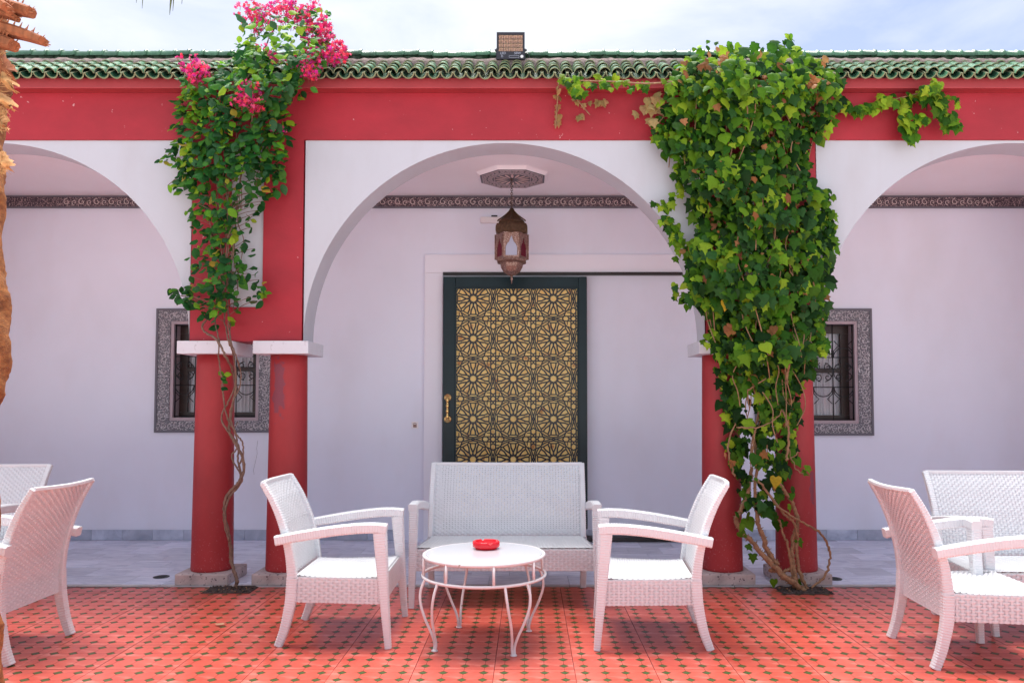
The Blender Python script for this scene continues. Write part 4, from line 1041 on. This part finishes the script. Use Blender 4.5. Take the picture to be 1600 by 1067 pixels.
class Foliage:
    def __init__(s): s.items = []
    def put(s, kind, pos, tip, nrm, size, col): s.items.append((kind, Vector(pos), Vector(tip), Vector(nrm), size, col))
    def build(s, parent, nlead, leafname, stuffname, palette):
        cache = {}
        def frame(tip, nrm, size):
            t = tip.normalized(); n = (nrm - t * nrm.dot(t)).normalized(); x = t.cross(n).normalized()
            return Matrix((x, t, n)).transposed().to_4x4() @ Matrix.Scale(size, 4)
        order = sorted(range(len(s.items)), key=lambda i: s.items[i][1].y - s.items[i][4] * 0.6)
        lead = set(order[:nlead]); mb = MB()
        for i, (kind, pos, tip, nrm, size, col) in enumerate(s.items):
            Mx = Matrix.Translation(pos) @ frame(tip, nrm, size); vs, fs = SHAPES[kind]
            if i in lead:
                ci = min(range(len(palette)), key=lambda q: sum((a - b) ** 2 for a, b in zip(palette[q], col)))
                if (kind, ci) not in cache:
                    m1 = MB(); m1.add(vs, fs, 0, palette[ci], True); cache[(kind, ci)] = m1.mesh(leafname, [M['leaf']])
                o = put(leafname, cache[(kind, ci)], parent); o.matrix_local = Mx
            else: mb.add([Mx @ Vector(v) for v in vs], fs, 0, col, True)
        tag(mb.build(stuffname, [M['leaf']], parent, fix=False), kind='stuff')
def in_outline(rows, py):
    for (y0, a0, b0, d0), (y1, a1, b1, d1) in zip(rows, rows[1:]):
        if y0 <= py <= y1:
            t = (py - y0) / (y1 - y0); return a0 + (a1 - a0) * t, b0 + (b1 - b0) * t, d0 + (d1 - d0) * t
    return None
def jit(c, v=.18, h=.10):
    k = 1 + random.uniform(-v, v); return tuple(max(0.002, a * k * (1 + random.uniform(-h, h))) for a in c)
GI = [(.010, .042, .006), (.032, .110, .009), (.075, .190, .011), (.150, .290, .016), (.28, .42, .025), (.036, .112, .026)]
BROWN = [(.34, .13, .045), (.24, .10, .040), (.42, .20, .08)]; YEL = (.52, .40, .03)
def front_y(py):                                     # the face the creeper lies on, by height in the photograph
    if py < 90: return 5.90 - (py - 60) / 30 * 0.10 if py > 60 else 5.92
    if py < 140: return 5.80 - (py - 90) / 50 * .14
    if py < 532: return YF - .03
    if py < 560: return YF - .14
    return YF - .02
# ---- ivy on the right-hand pier
IVY = thing('ivy', 'dense green ivy with some yellow and brown leaves climbing the paired columns on the right', 'ivy', (fl(1245, 918).x, 5.63, 0))
IO = Matrix.Translation(IVY.location).inverted()
def toI(p): return IO @ Vector(p)
rows = [(62, 1200, 1235, .12), (74, 1095, 1252, .35), (90, 1078, 1285, .9), (106, 1058, 1308, 1), (130, 1052, 1315, 1), (150, 1040, 1312, 1), (180, 1024, 1300, .95), (205, 1022, 1290, .95), (225, 1034, 1268, 1),
        (250, 1062, 1262, 1), (285, 1078, 1268, 1), (305, 1082, 1296, 1), (340, 1086, 1300, .95), (375, 1084, 1300, 1), (410, 1072, 1298, 1), (445, 1072, 1292, 1), (470, 1085, 1290, 1), (490, 1108, 1288, 1), (520, 1116, 1288, 1),
        (545, 1118, 1284, .95), (570, 1120, 1262, 1), (600, 1130, 1256, .9), (640, 1134, 1250, .86), (680, 1138, 1244, .80), (715, 1144, 1236, .74), (745, 1150, 1226, .66), (770, 1155, 1220, .55), (790, 1160, 1212, .28), (815, 1160, 1215, .05)]
fo = Foliage()
def ivy_leaf(px, py, depth, sz=None, col=None, kind=None):
    Y = front_y(py) - depth
    p = P(px, py, Y)
    sz = sz or random.choice([.032, .042, .052, .062, .07, .08, .095, .105]) * random.uniform(.85, 1.12)
    if not col:
        r = random.random(); top = py < 170
        if r < .042: col = jit(random.choice(BROWN)); sz *= .75
        elif r < .040: col = jit(YEL)
        else:
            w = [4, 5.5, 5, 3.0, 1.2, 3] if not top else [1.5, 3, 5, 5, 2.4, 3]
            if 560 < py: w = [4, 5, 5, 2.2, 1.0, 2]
            col = jit(random.choices(GI, w)[0])
    tip = Vector((random.gauss(0, .40), random.gauss(-.22, .25), -1 + random.uniform(-.2, .35)))
    nrm = Vector((random.gauss(0, .5), -1, random.uniform(-.1, 1.3)))
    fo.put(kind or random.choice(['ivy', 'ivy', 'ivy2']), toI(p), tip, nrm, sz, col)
cnt = 0
clump = [(random.uniform(1030, 1300), random.uniform(70, 780), random.uniform(22, 55), random.uniform(-.06, .15)) for _ in range(90)]
while cnt < 3900:
    py = random.uniform(62, 815); r = in_outline(rows, py)
    if not r: continue
    a, b, d = r
    if random.random() > (b - a) / 270 * d: continue
    px = random.uniform(a, b) + random.gauss(0, 4)
    if 590 < py < 780:                                # open gaps between the two columns, as in the photograph
        if abs(px - (1176 + 6 * math.sin(py / 17))) < 10 and random.random() < .85: continue
        if py > 660 and abs(px - 1207) < 8 and random.random() < .6: continue
    if 905 < 0: continue
    ux = (px - (a + b) / 2) / max(1, (b - a) / 2); puff = max(0.0, 1 - ux * ux)
    extra = sum(c[3] * max(0, 1 - ((px - c[0]) ** 2 + (py - c[1]) ** 2) / c[2] ** 2) for c in clump)
    th = (.06 + .26 * puff) * (0.55 if py > 560 else 1.0) * (1.15 if 90 < py < 480 else 1)
    ivy_leaf(px, py, max(.01, random.random() ** .75 * th + extra * .5 + .02)); cnt += 1
# wispy strand on its left edge, runners along the beam
for pts, n, dep, sc in (([(1040, 230), (1060, 262), (1058, 300), (1036, 318), (1046, 345), (1058, 372), (1072, 395)], 62, .06, .8), ([(1030, 305), (1045, 340), (1052, 370)], 14, .05, .75),
                    ([(1285, 168), (1320, 163), (1350, 170), (1382, 155), (1420, 152), (1448, 146), (1462, 128)], 95, .05, .85), ([(1448, 146), (1470, 165), (1488, 180)], 34, .07, 1.0), ([(1460, 160), (1480, 185), (1492, 196)], 22, .08, 1.0), ([(1478, 150), (1500, 158)], 7, .05, .6), ([(1400, 158), (1412, 182), (1425, 200), (1424, 212)], 26, .06, .95), ([(1412, 186), (1445, 188)], 14, .06, .9),
                    ([(1050, 128), (1010, 131), (965, 128), (930, 127), (885, 124)], 40, .02, .75), ([(882, 122), (896, 132), (905, 138)], 16, .03, .75), ([(1240, 55), (1225, 68), (1205, 78)], 14, .02, .6), ([(1105, 66), (1125, 74), (1145, 72)], 14, .02, .6),
                    ([(1050, 452), (1068, 462), (1085, 470)], 12, .05, .7), ([(1118, 520), (1105, 522), (1098, 530)], 10, .14, .7), ([(1275, 520), (1290, 530), (1284, 545)], 16, .14, .8), ([(1290, 300), (1300, 325), (1296, 350), (1298, 385), (1290, 420)], 40, .03, .7)):
    pp = smooth_path([(a, b, 0) for a, b in pts], 8)
    for _ in range(n):
        q = random.choice(pp); ivy_leaf(q.x + random.gauss(0, 6), q.y + random.gauss(0, 5), dep + random.uniform(0, .05) + (0.10 if q.y < 142 and q.x < 1050 else 0), random.uniform(.06, .10) * sc, jit(random.choice(GI[1:5])) if random.random() < .93 else None)
for _ in range(16): ivy_leaf(1016 + random.gauss(0, 10), 165 + random.gauss(0, 10), .06 + random.uniform(0, .06), random.uniform(.06, .09), jit((.42, .30, .13)))
for pts, n in (([(872, 135), (871, 160), (869, 195)], 9), ([(892, 140), (903, 170), (906, 182)], 7), ([(905, 163), (930, 158), (948, 157)], 7)):
    pp = smooth_path([(a, b, 0) for a, b in pts], 8)
    for _ in range(n): q = random.choice(pp); ivy_leaf(q.x + random.gauss(0, 2), q.y, .03, random.uniform(.035, .065), jit((.40, .27, .11)))
for cx, cy, n in ((1105, 93, 6), (1128, 90, 4), (1065, 100, 4), (1198, 140, 7), (1205, 118, 3), (1272, 122, 5), (1270, 132, 4), (1290, 95, 3), (1160, 390, 5), (1140, 510, 4), (1205, 525, 4), (1142, 725, 3)):
    for _ in range(n): ivy_leaf(cx + random.gauss(0, 6), cy + random.gauss(0, 7), .27 + random.uniform(0, .04), random.uniform(.04, .065), jit(random.choice(BROWN)))
for cx, cy in ((1225, 438), (1136, 470), (1212, 745)): ivy_leaf(cx, cy, .30, .085, jit(YEL, .05), 'ivy2')
# sparse leaves on the bare stems
for cx, cy in ((1166, 755), (1190, 792), (1152, 800), (1160, 818), (1176, 865), (1168, 850), (1155, 830), (1235, 788), (1247, 842), (1225, 815), (1186, 720), (1254, 735), (1262, 727), (1143, 720), (1210, 905), (1245, 905), (1212, 800), (1240, 760), (1170, 785), (1235, 770)):
    ivy_leaf(cx, cy, .12, random.uniform(.055, .085), jit(random.choice(GI[1:4])))
pal = GI + [(.095, .19, .016), (.024, .070, .010)] + BROWN + [YEL, (.42, .29, .12)]
fo.build(IVY, 290, 'leaf', 'foliage', pal)
def stem(parent, inv, pts, r0, r1, mt, name='stem', depth=None, n=7, wob=0.0):
    w = []
    for q in pts:
        px_, py_ = q[0], q[1]; dep = q[2] if len(q) > 2 else (depth or .06)
        Y = front_y(py_) - dep if py_ < 560 else (YF - .02 - dep)
        w.append(P(px_, py_, Y))
    w = smooth_path(w, n)
    if wob: w = [p + Vector((random.gauss(0, wob), random.gauss(0, wob), random.gauss(0, wob))) for p in w]
    k = len(w); rr = [r0 + (r1 - r0) * i / (k - 1) for i in range(k)]
    rr = [a * random.uniform(.85, 1.2) for a in rr]
    mb = MB(); mb.tube([inv @ p for p in w], rr, 7)
    if mt is M['bark_a'] and r0 > .0085:
        for i in range(len(w)):
            for _ in range(4):
                q = w[i] + (w[min(i + 1, len(w) - 1)] - w[i]) * random.random(); d = Vector((random.gauss(0, 1), random.gauss(-.3, 1), random.gauss(0, 1))).normalized()
                mb.tube([inv @ q, inv @ (q + d * (rr[i] * random.uniform(1.2, 1.8) + random.uniform(0, .006)))], [rr[i] * random.uniform(.3, .6), .001], 4)
    return mb.build(name, mt, parent, fix=False)
BA = M['bark_a']
for pts, r0, r1 in (([(1256, 922, .20), (1232, 905, .20), (1205, 880, .16), (1178, 850, .12), (1155, 825, .10), (1150, 812, .10), (1158, 795, .10), (1168, 770, .08), (1175, 730, .08)], .030, .016),
                    ([(1215, 882, .14), (1200, 862, .12), (1192, 838, .12), (1184, 815, .12), (1182, 790, .10), (1180, 765, .10), (1182, 720, .08), (1172, 660, .08)], .024, .015),
                    ([(1245, 918, .16), (1240, 890, .14), (1237, 865, .12), (1240, 840, .10), (1246, 815, .10), (1240, 790, .10), (1228, 770, .12), (1214, 750, .12), (1195, 735, .12)], .026, .012),
                    ([(1262, 920, .16), (1250, 895, .14), (1245, 868, .12), (1246, 840, .12), (1240, 815, .14), (1222, 800, .16), (1200, 770, .16), (1180, 745, .16)], .018, .010),
                    ([(1268, 918, .16), (1288, 900, .10), (1297, 875, .08), (1294, 852, .08), (1280, 832, .10), (1258, 818, .14), (1235, 805, .16), (1214, 790, .18)], .011, .012),
                    ([(1240, 912, .15), (1236, 880, .14), (1230, 850, .13), (1222, 830, .12), (1218, 812, .12)], .012, .008), ([(1202, 890, .14), (1225, 892, .14), (1238, 885, .13)], .018, .012),
                    ([(1255, 740, .16), (1242, 730, .14), (1233, 700, .14)], .006, .004), ([(1247, 707, .16), (1235, 718, .14)], .006, .004),
                    ([(1148, 745, .10), (1140, 715, .10), (1138, 690, .12), (1150, 660, .12)], .011, .007), ([(1175, 725, .16), (1176, 700, .18), (1180, 670, .16)], .012, .008), ([(1228, 720, .16), (1232, 690, .16), (1230, 660, .16), (1222, 640, .15)], .013, .008),
                    ([(1150, 668, .18), (1185, 667, .2), (1212, 655, .18), (1222, 640, .16)], .008, .005), ([(1168, 610, .18), (1185, 598, .19), (1198, 590, .18)], .009, .006), ([(1228, 600, .2), (1232, 575, .2), (1235, 550, .22)], .016, .010)):
    stem(IVY, IO, pts, r0 * .74, r1 * .70, BA, wob=.003)
for _ in range(84):                                   # thin runners among the leaves
    y0 = random.uniform(110, 640); r = in_outline(rows, y0)
    x0 = random.uniform(r[0] + 15, r[1] - 15); L = random.uniform(40, 120); d0 = random.uniform(.16, .34) * (.6 if y0 > 520 else 1)
    ux = (x0 - (r[0] + r[1]) / 2) / ((r[1] - r[0]) / 2); d0 *= max(.3, 1 - ux * ux)
    pts = [(x0, y0, d0)]
    for k in range(3): pts.append((pts[-1][0] + random.gauss(0, 8), pts[-1][1] + L / 3, d0 + random.uniform(-.02, .03)))
    stem(IVY, IO, pts, .0045, .0035, BA, 'runner')
for pts in ([(1052, 128, .08), (1010, 131, .16), (960, 128, .14), (900, 126, .14), (875, 122, .14)], [(873, 130, .12), (871, 160, .05), (868, 198, .04)], [(888, 135, .12), (905, 160, .05), (922, 180, .04)], [(1290, 165, .08), (1350, 168, .06), (1400, 155, .06), (1450, 146, .06), (1470, 170, .06), (1488, 185, .07)], [(1450, 148, .06), (1500, 158, .04)], [(1277, 160, .16), (1275, 190, .06), (1262, 255, .05)], [(1030, 168, .05), (1048, 178, .06), (1065, 190, .06)], [(1018, 205, .06), (1035, 185, .07), (1050, 168, .08)], [(1052, 215, .1), (1048, 232, .05), (1045, 262, .04)]):
    stem(IVY, IO, pts, .006, .004, BA, 'runner')

TW = []
# ---- flowering creeper on the left-hand pier
CR = thing('flowering_creeper', 'flowering creeper with pink blossom climbing the paired columns on the left', 'climbing plant', (fl(368, 915).x, 5.65, 0))
CI = Matrix.Translation(CR.location).inverted()
rows2 = [(2, 380, 392, .05), (18, 384, 500, .22), (40, 378, 512, .5), (62, 372, 515, .85), (85, 368, 512, .95), (105, 330, 500, .9), (122, 318, 470, .95), (140, 284, 462, .9), (165, 276, 452, .95), (200, 282, 446, 1), (235, 268, 446, .95), (262, 276, 444, .9), (290, 280, 440, .85),
         (318, 294, 412, .8), (350, 300, 402, .75), (385, 306, 400, .7), (420, 304, 404, .68), (445, 296, 410, .66), (470, 282, 408, .55), (488, 312, 380, .35), (505, 330, 352, .2), (515, 336, 350, .05)]
fo = Foliage(); toC = lambda p: CI @ Vector(p)
GC = [(.016, .090, .022), (.034, .155, .030), (.070, .225, .030), (.15, .35, .022), (.30, .47, .03), (.050, .150, .056)]
def cr_leaf(px_, py_, depth, sz=None, col=None):
    Y = front_y(py_) - depth; p = P(px_, py_, Y)
    sz = sz or random.uniform(.042, .098)
    if not col:
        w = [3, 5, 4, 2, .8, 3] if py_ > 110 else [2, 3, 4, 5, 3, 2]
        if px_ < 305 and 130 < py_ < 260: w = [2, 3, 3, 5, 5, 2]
        col = jit(random.choices(GC, w)[0])
        if random.random() < .012: col = jit((.45, .36, .05))
    tip = Vector((random.gauss(0, .65), random.gauss(-.35, .3), random.uniform(-1.0, .15))); nrm = Vector((random.gauss(0, .4), -.75, random.uniform(.15, 1.25)))
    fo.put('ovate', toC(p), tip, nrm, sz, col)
cnt = 0
clump = [(random.uniform(285, 500), random.uniform(20, 480), random.uniform(16, 40), random.uniform(-.05, .16)) for _ in range(70)]
while cnt < 1700:
    py = random.uniform(2, 515); r = in_outline(rows2, py)
    if not r: continue
    a, b, d = r
    if random.random() > (b - a) / 175 * d: continue
    px_ = random.uniform(a, b) + random.gauss(0, 5)
    if py > 300 and px_ > 378 and random.random() < .62: continue
    if py > 260 and random.random() < .22: continue
    ux = (px_ - (a + b) / 2) / max(1, (b - a) / 2); puff = max(0.0, 1 - ux * ux)
    extra = sum(c[3] * max(0, 1 - ((px_ - c[0]) ** 2 + (py - c[1]) ** 2) / c[2] ** 2) for c in clump)
    th = (.06 + .22 * puff) * (.62 if py > 330 else 1.0) * (1.5 if py < 90 else 1)
    dq = max(.012, random.random() ** .8 * th + extra * .5 + .02); cr_leaf(px_, py, dq); cnt += 1
    if py > 300 and (px_ > 374 or px_ < 312) and len(TW) < 60: TW.append((px_, py, dq))
for pts, n, dep in (([(300, 245), (278, 255), (262, 243), (256, 248)], 22, .06), ([(300, 270), (280, 283), (262, 290)], 18, .06), ([(285, 118), (292, 130), (300, 145)], 22, .10), ([(445, 160), (460, 150), (478, 142)], 16, .10), ([(440, 195), (455, 192), (448, 210)], 9, .06), ([(392, 4), (400, 15), (405, 30)], 9, .0), ([(478, 15), (500, 18), (515, 30)], 14, .0), ([(300, 455), (285, 458), (272, 462)], 15, .06), ([(395, 455), (408, 445), (405, 470)], 15, .06), ([(275, 460), (268, 452)], 5, .05), ([(440, 255), (448, 258)], 3, .03), ([(348, 592), (350, 606)], 8, .05)):
    pp = smooth_path([(a, b, 0) for a, b in pts], 8)
    for _ in range(n): q = random.choice(pp); cr_leaf(q.x + random.gauss(0, 4), q.y + random.gauss(0, 5), dep + random.uniform(0, .05), random.uniform(.035, .08))
fo.build(CR, 250, 'leaf', 'foliage', GC + [(.05, .14, .034), (.45, .36, .05)])
PK = [(.78, .030, .17), (.86, .07, .24), (.66, .02, .19), (.90, .16, .32), (.82, .06, .10), (.55, .03, .26)]
def blossom(px_, py_, rx, ry, n, depth):
    Y = front_y(py_) - depth; c = P(px_, py_, Y); k = Y / F; mb = MB()
    for _ in range(n):
        a = random.uniform(0, 2 * PI); q = random.random() ** .6
        p = Vector((c.x + 1.45 * rx * k * q * math.cos(a), c.y + random.uniform(-.09, .05), c.z + 1.25 * ry * k * q * math.sin(a)))
        col = jit(random.choice(PK), .15); sz = random.uniform(.010, .019); d = Vector((random.gauss(0, .6), -1, random.gauss(.2, .6))).normalized()
        u = d.cross(Vector((0, 0, 1))).normalized(); v = u.cross(d)
        for j in range(5):                            # five pointed bracts round each floret
            t = 2 * PI * j / 5 + a; r1 = u * math.cos(t) + v * math.sin(t); r2 = u * math.cos(t + .6) + v * math.sin(t + .6); r3 = u * math.cos(t - .6) + v * math.sin(t - .6)
            mb.add([CI @ p, CI @ (p + r2 * sz * .6 + d * sz * .35), CI @ (p + r1 * sz * 1.15 + d * sz * .45), CI @ (p + r3 * sz * .6 + d * sz * .35)], [(0, 1, 2, 3)], 0, jit(col, .1))
        mb.tube([CI @ p, CI @ (p - d * sz * 1.8 + Vector((0, 0, -.008)))], .0016, 4, 0, False, (.28, .10, .06))
    mb.build('blossom', [M['petal']], CR, fix=False)
for b in ((396, 24, 18, 14, 90, .05), (412, 42, 14, 12, 70, .06), (424, 18, 8, 5, 22, .04), (446, 12, 14, 8, 60, .04), (466, 18, 16, 9, 70, .04), (470, 34, 18, 9, 70, .05), (448, 36, 10, 6, 26, .06), (490, 12, 10, 7, 26, .03), (500, 44, 14, 14, 90, .06), (498, 62, 20, 12, 110, .08), (520, 78, 18, 12, 110, .08), (528, 92, 12, 8, 60, .10), (500, 90, 22, 8, 80, .12),
          (476, 104, 20, 7, 60, .16), (484, 118, 11, 9, 60, .17), (516, 52, 6, 10, 26, .05), (414, 78, 6, 4, 12, .3), (430, 92, 6, 5, 14, .3), (300, 104, 13, 13, 60, .14), (318, 112, 9, 9, 40, .14), (306, 124, 8, 5, 24, .14), (395, 150, 14, 15, 90, .36), (382, 160, 15, 6, 44, .36), (398, 170, 12, 4, 26, .36), (438, 208, 9, 4, 26, .08), (428, 158, 6, 8, 20, .10), (540, 83, 6, 5, 14, .08)): blossom(*b)
BB = M['bark_b']
for pts, r0, r1 in (([(368, 918, .12), (370, 905, .12), (365, 890, .09), (361, 870, .05), (360, 850, .04), (354, 822, .04), (350, 795, .05), (356, 772, .05), (372, 755, .06), (381, 735, .06), (378, 712, .06), (366, 690, .06), (358, 672, .05), (362, 640, .05), (368, 610, .06), (364, 580, .06), (352, 555, .12), (338, 530, .17), (322, 520, .05), (316, 510, .04), (326, 495, .04), (345, 470, .05), (355, 420, .06)], .019, .008),
                    ([(361, 868, .05), (356, 835, .05), (352, 800, .06), (360, 775, .06), (378, 752, .05), (372, 720, .05), (372, 695, .05), (352, 668, .06), (346, 650, .05), (356, 628, .06), (368, 600, .06), (366, 560, .14), (358, 535, .17), (352, 505, .05), (350, 450, .06)], .011, .007),
                    ([(358, 845, .06), (350, 812, .05), (358, 780, .05), (376, 745, .06), (362, 715, .06), (370, 700, .06), (368, 680, .05), (352, 640, .06), (348, 600, .06), (342, 560, .12), (342, 530, .17), (336, 500, .05), (340, 440, .05)], .009, .006),
                    ([(372, 730, .06), (380, 708, .07), (378, 690, .06), (366, 672, .07), (360, 640, .07), (374, 605, .07), (376, 580, .07), (368, 555, .15), (358, 520, .17), (356, 480, .06), (350, 400, .06)], .008, .006),
                    ([(346, 600, .05), (352, 640, .06), (362, 668, .06), (372, 660, .05)], .005, .004), ([(359, 505, .05), (360, 535, .16), (366, 560, .15)], .007, .006), ([(371, 700, .05), (382, 722, .05), (380, 740, .06)], .007, .006),
                    ([(345, 480, .06), (332, 380, .07), (340, 300, .08), (335, 200, .10), (350, 130, .16)], .008, .006), ([(352, 470, .07), (366, 380, .08), (372, 300, .09), (390, 220, .10), (400, 130, .18), (420, 60, .05)], .009, .006), ([(362, 330, .1), (380, 290, .12), (420, 262, .10), (440, 250, .05)], .006, .004),
                    ([(340, 470, .05), (318, 440, .06), (300, 460, .05), (275, 462, .05)], .004, .003), ([(320, 260, .1), (290, 270, .07), (262, 290, .05)], .004, .003), ([(330, 230, .12), (295, 245, .08), (258, 245, .05)], .004, .003), ([(400, 60, .02), (430, 30, .0), (470, 18, .0)], .005, .003), ([(420, 90, .1), (470, 80, .04), (525, 90, .06)], .005, .003),
                    ([(398, 60, 0), (392, 30, 0), (386, 2, 0)], .004, .003), ([(388, 345, .04), (398, 335, .03), (406, 338, .03)], .003, .002), ([(385, 335, .05), (394, 345, .03), (400, 348, .02)], .003, .002)):
    stem(CR, CI, pts, r0 * .72, r1 * .8, BB, wob=.002)
for _ in range(30):
    y0 = random.uniform(150, 430); r = in_outline(rows2, y0); x0 = random.uniform(r[0] + 20, r[1] - 20); d0 = random.uniform(.05, .18)
    pts = [(x0, y0, d0)]
    for k in range(3): pts.append((pts[-1][0] + (355 - pts[-1][0]) * .18 + random.gauss(0, 6), pts[-1][1] + random.uniform(18, 34), d0))
    stem(CR, CI, pts, .0035, .003, BB, 'twig')

for (a_, b_, d_) in TW:                                # leaf stalks back to the main stems
    stem(CR, CI, [(a_, b_, d_), (a_ * .6 + 352 * .4, b_ + 3 + random.uniform(0, 6), d_ + .01), (352 + random.uniform(-8, 8), b_ + random.uniform(12, 26), .07)], .0018, .0026, BB, 'leaf_stalk', n=4)
# ------------------------------------------------------------------ palm at the left edge
PY = 3.30; k = PY / F
edge = [(a_, b_ + (4 if a_ < 625 else -3)) for a_, b_ in [(1110, 13), (1067, 9), (1000, 7), (965, 4), (910, 0), (860, 2), (800, 3), (745, 3), (705, -3), (640, 0), (610, 6), (570, 12), (520, 14), (470, 12), (430, 8), (400, 2), (340, 3), (300, 6), (262, 5), (225, 3), (190, 5), (150, 10), (120, 14), (60, 8), (0, 6), (-90, 4)]]
pc = P(-100, 600, PY)
T = thing('palm_tree', 'palm tree with fibrous orange brown trunk at the left edge of the terrace', 'palm tree', (pc.x, PY, 0))
prof = []
for py_, ex in edge:
    w = P(ex, py_, PY); dd = math.hypot(pc.x, PY); rad = dd * math.sin(math.atan2(-pc.x, PY) - math.atan2(-w.x, PY)); prof.append((rad / 1.0, w.z))
prof = [(prof[0][0] + .03, 0.0)] + prof
mb = MB(); n = 40; vs = []; pr = [Vector((a, 0, b)) for a, b in prof]; pr = smooth_path(pr, 5)
for i, q in enumerate(pr):
    for j in range(n):
        t = 2 * PI * j / n; r = q.x * (1 + .03 * math.sin(5 * t + i * .7) * (1 if j not in (0,) else 0) + random.uniform(-.02, .006)); vs.append((r * math.cos(t), r * math.sin(t), q.z))
mb.add(vs, [(i * n + j, i * n + (j + 1) % n, (i + 1) * n + (j + 1) % n, (i + 1) * n + j) for i in range(len(pr) - 1) for j in range(n)], 0, None, True)
mb.build('trunk', M['palm'], T, fix=False)
def stub(px0, py0, px1, py1, w0, w1, mt=M['palm_stub'], dy=.0, spikes=True, name='frond_stub'):
    a, b = P(px0, py0, PY + dy), P(px1, py1, PY + dy - .05); base_ = Vector((pc.x, PY, 0)); mb = MB(); n = 12; d = (b - a); up = Vector((0, 0, 1)); path = []
    for i in range(n + 1):
        t = i / n; p = a + d * t + up * (.020 * math.sin(PI * t)); path.append(p - base_)
    hw = [(w0 + (w1 - w0) * i / n) * k / 2 for i in range(n + 1)]
    rrect_sweep(mb, path, [.045 * (1 - .4 * i / n) for i in range(n + 1)], hw, axis=Vector((0, 1, 0)), ch=.45)
    if spikes:
        for i in range(1, n):
            for s_ in (-1, 1):
                p = path[i] + Vector((0, s_ * .03, hw[i])); mb.tube([p, p + Vector((.012, s_ * .004, .018))], [.004, .0008], 5)
    for q in range(6):
        e = path[-1] + Vector((0, random.uniform(-.02, .02), random.uniform(-1, 1) * hw[-1] * .8)); mb.tube([path[-2] + (e - path[-1]), e + d.normalized() * random.uniform(.005, .03)], [.006, .002], 5)
    mb.build(name, mt, T, fix=False)
stub(-40, 18, 49, 20, 26, 14); stub(-50, 44, 68, 65, 26, 11); stub(-40, 70, 22, 72, 30, 16); stub(-45, 22, 24, 28, 16, 8, spikes=False)
stub(-30, 5, 12, 14, 20, 12, dy=-.08)
for (x, y, w, hgt) in ((10, 105, 15, 22), (16, 125, 10, 12), (12, 155, 13, 10), (10, 250, 8, 12), (2, 182, 6, 14)):
    a = P(x, y, PY - .02) - Vector((pc.x, PY, 0)); mb = MB(); n = 9; vs = []
    for i in range(n):
        for j in range(5):
            u, v = i / (n - 1), j / 4; vs.append((a.x + (u - .5) * w * 1.25 * k + random.uniform(-.006, .006), a.y - .05 * math.sin(PI * v) + .03 * u + random.uniform(-.01, .01), a.z + (v - .5) * hgt * 2 * k * (1 - .5 * u) + random.uniform(-.008, .008) - .03 * u))
    vs += [(x_, y_ + .012, z_) for x_, y_, z_ in vs]; q = n * 5
    fs = [(i * 5 + j, (i + 1) * 5 + j, (i + 1) * 5 + j + 1, i * 5 + j + 1) for i in range(n - 1) for j in range(4)]; fs += [tuple(b + q for b in f[::-1]) for f in fs]
    mb.add(vs, fs, 0, None, True); mb.build('husk', M['palm_husk'] if y != 105 else M['palm_stub'], T, fix=False)
mb = MB()
for _ in range(70):
    py_ = random.choice([random.uniform(170, 205), random.uniform(240, 275), random.uniform(85, 200)]); a = P(-2, py_, PY - .03) - Vector((pc.x, PY, 0)); L = random.uniform(.02, .065)
    mb.tube([a, a + Vector((L * .6, -.01, random.uniform(-.01, .02))), a + Vector((L, -.015, random.uniform(-.035, .02)))], [.0016, .0012, .0006], 4)
tag(mb.build('fibres', M['palm_husk'], T, fix=False), kind='stuff')
# a frond arching over the terrace, only the tips of its leaflets hang into the picture
for (pts, tips) in (([(-60, -160), (60, -230), (180, -200), (300, -120), (390, -40)], [(213, 5, 1), (222, 14, 1), (265, 24, 2), (270, 18, 1), (284, 7, 1), (240, -12, 1), (255, -10, 1), (300, -14, 1), (320, -18, 1), (200, -16, 1), (185, -24, 1), (340, -10, 1)]),):
    b3 = Vector((pc.x, PY, 0)); pth = smooth_path([P(a, b, PY - .3) - b3 for a, b in pts], 8); mb = MB(); mb.tube(pth, [.016 - .012 * i / (len(pth) - 1) for i in range(len(pth))], 8)
    for (tx, ty, wd) in tips:
        e = P(tx, ty, PY - .3) - b3; s0 = min(pth, key=lambda q: abs(q.x - (e.x - .12))); m1 = s0.lerp(e, .45) + Vector((.07, 0, .08))
        cv = smooth_path([s0, m1, e], 6); vs = []
        for i, q in enumerate(cv):
            w = .011 * wd * (1 - (i / (len(cv) - 1)) ** 1.5) + .0008; vs += [q + Vector((-w, 0, 0)), q + Vector((0, -w * .6, 0)), q + Vector((w, 0, 0)), q + Vector((0, w * .25, 0))]
        mb.add(vs, [(i * 4 + j, i * 4 + (j + 1) % 4, i * 4 + 4 + (j + 1) % 4, i * 4 + 4 + j) for i in range(len(cv) - 1) for j in range(4)], 0, None, True)
    mb.build('frond', M['palm_leaf'], T, fix=False)

q = fl(341, 977); vs, fs = SHAPES['ivy2']; mb = MB(); mb.add([(x * .055, (y - .5) * .055, .006 + abs(z) * .03) for x, y, z in vs], fs, 0, (.62, .40, .26), True)
o = mb.build('fallen_leaf', M['leaf'], None, (q.x, q.y, .001), fix=False); o.rotation_euler = (0, 0, 1.2)
tag(o, 'small dry pale leaf lying on the red tiles near the flowering creeper', 'leaf')
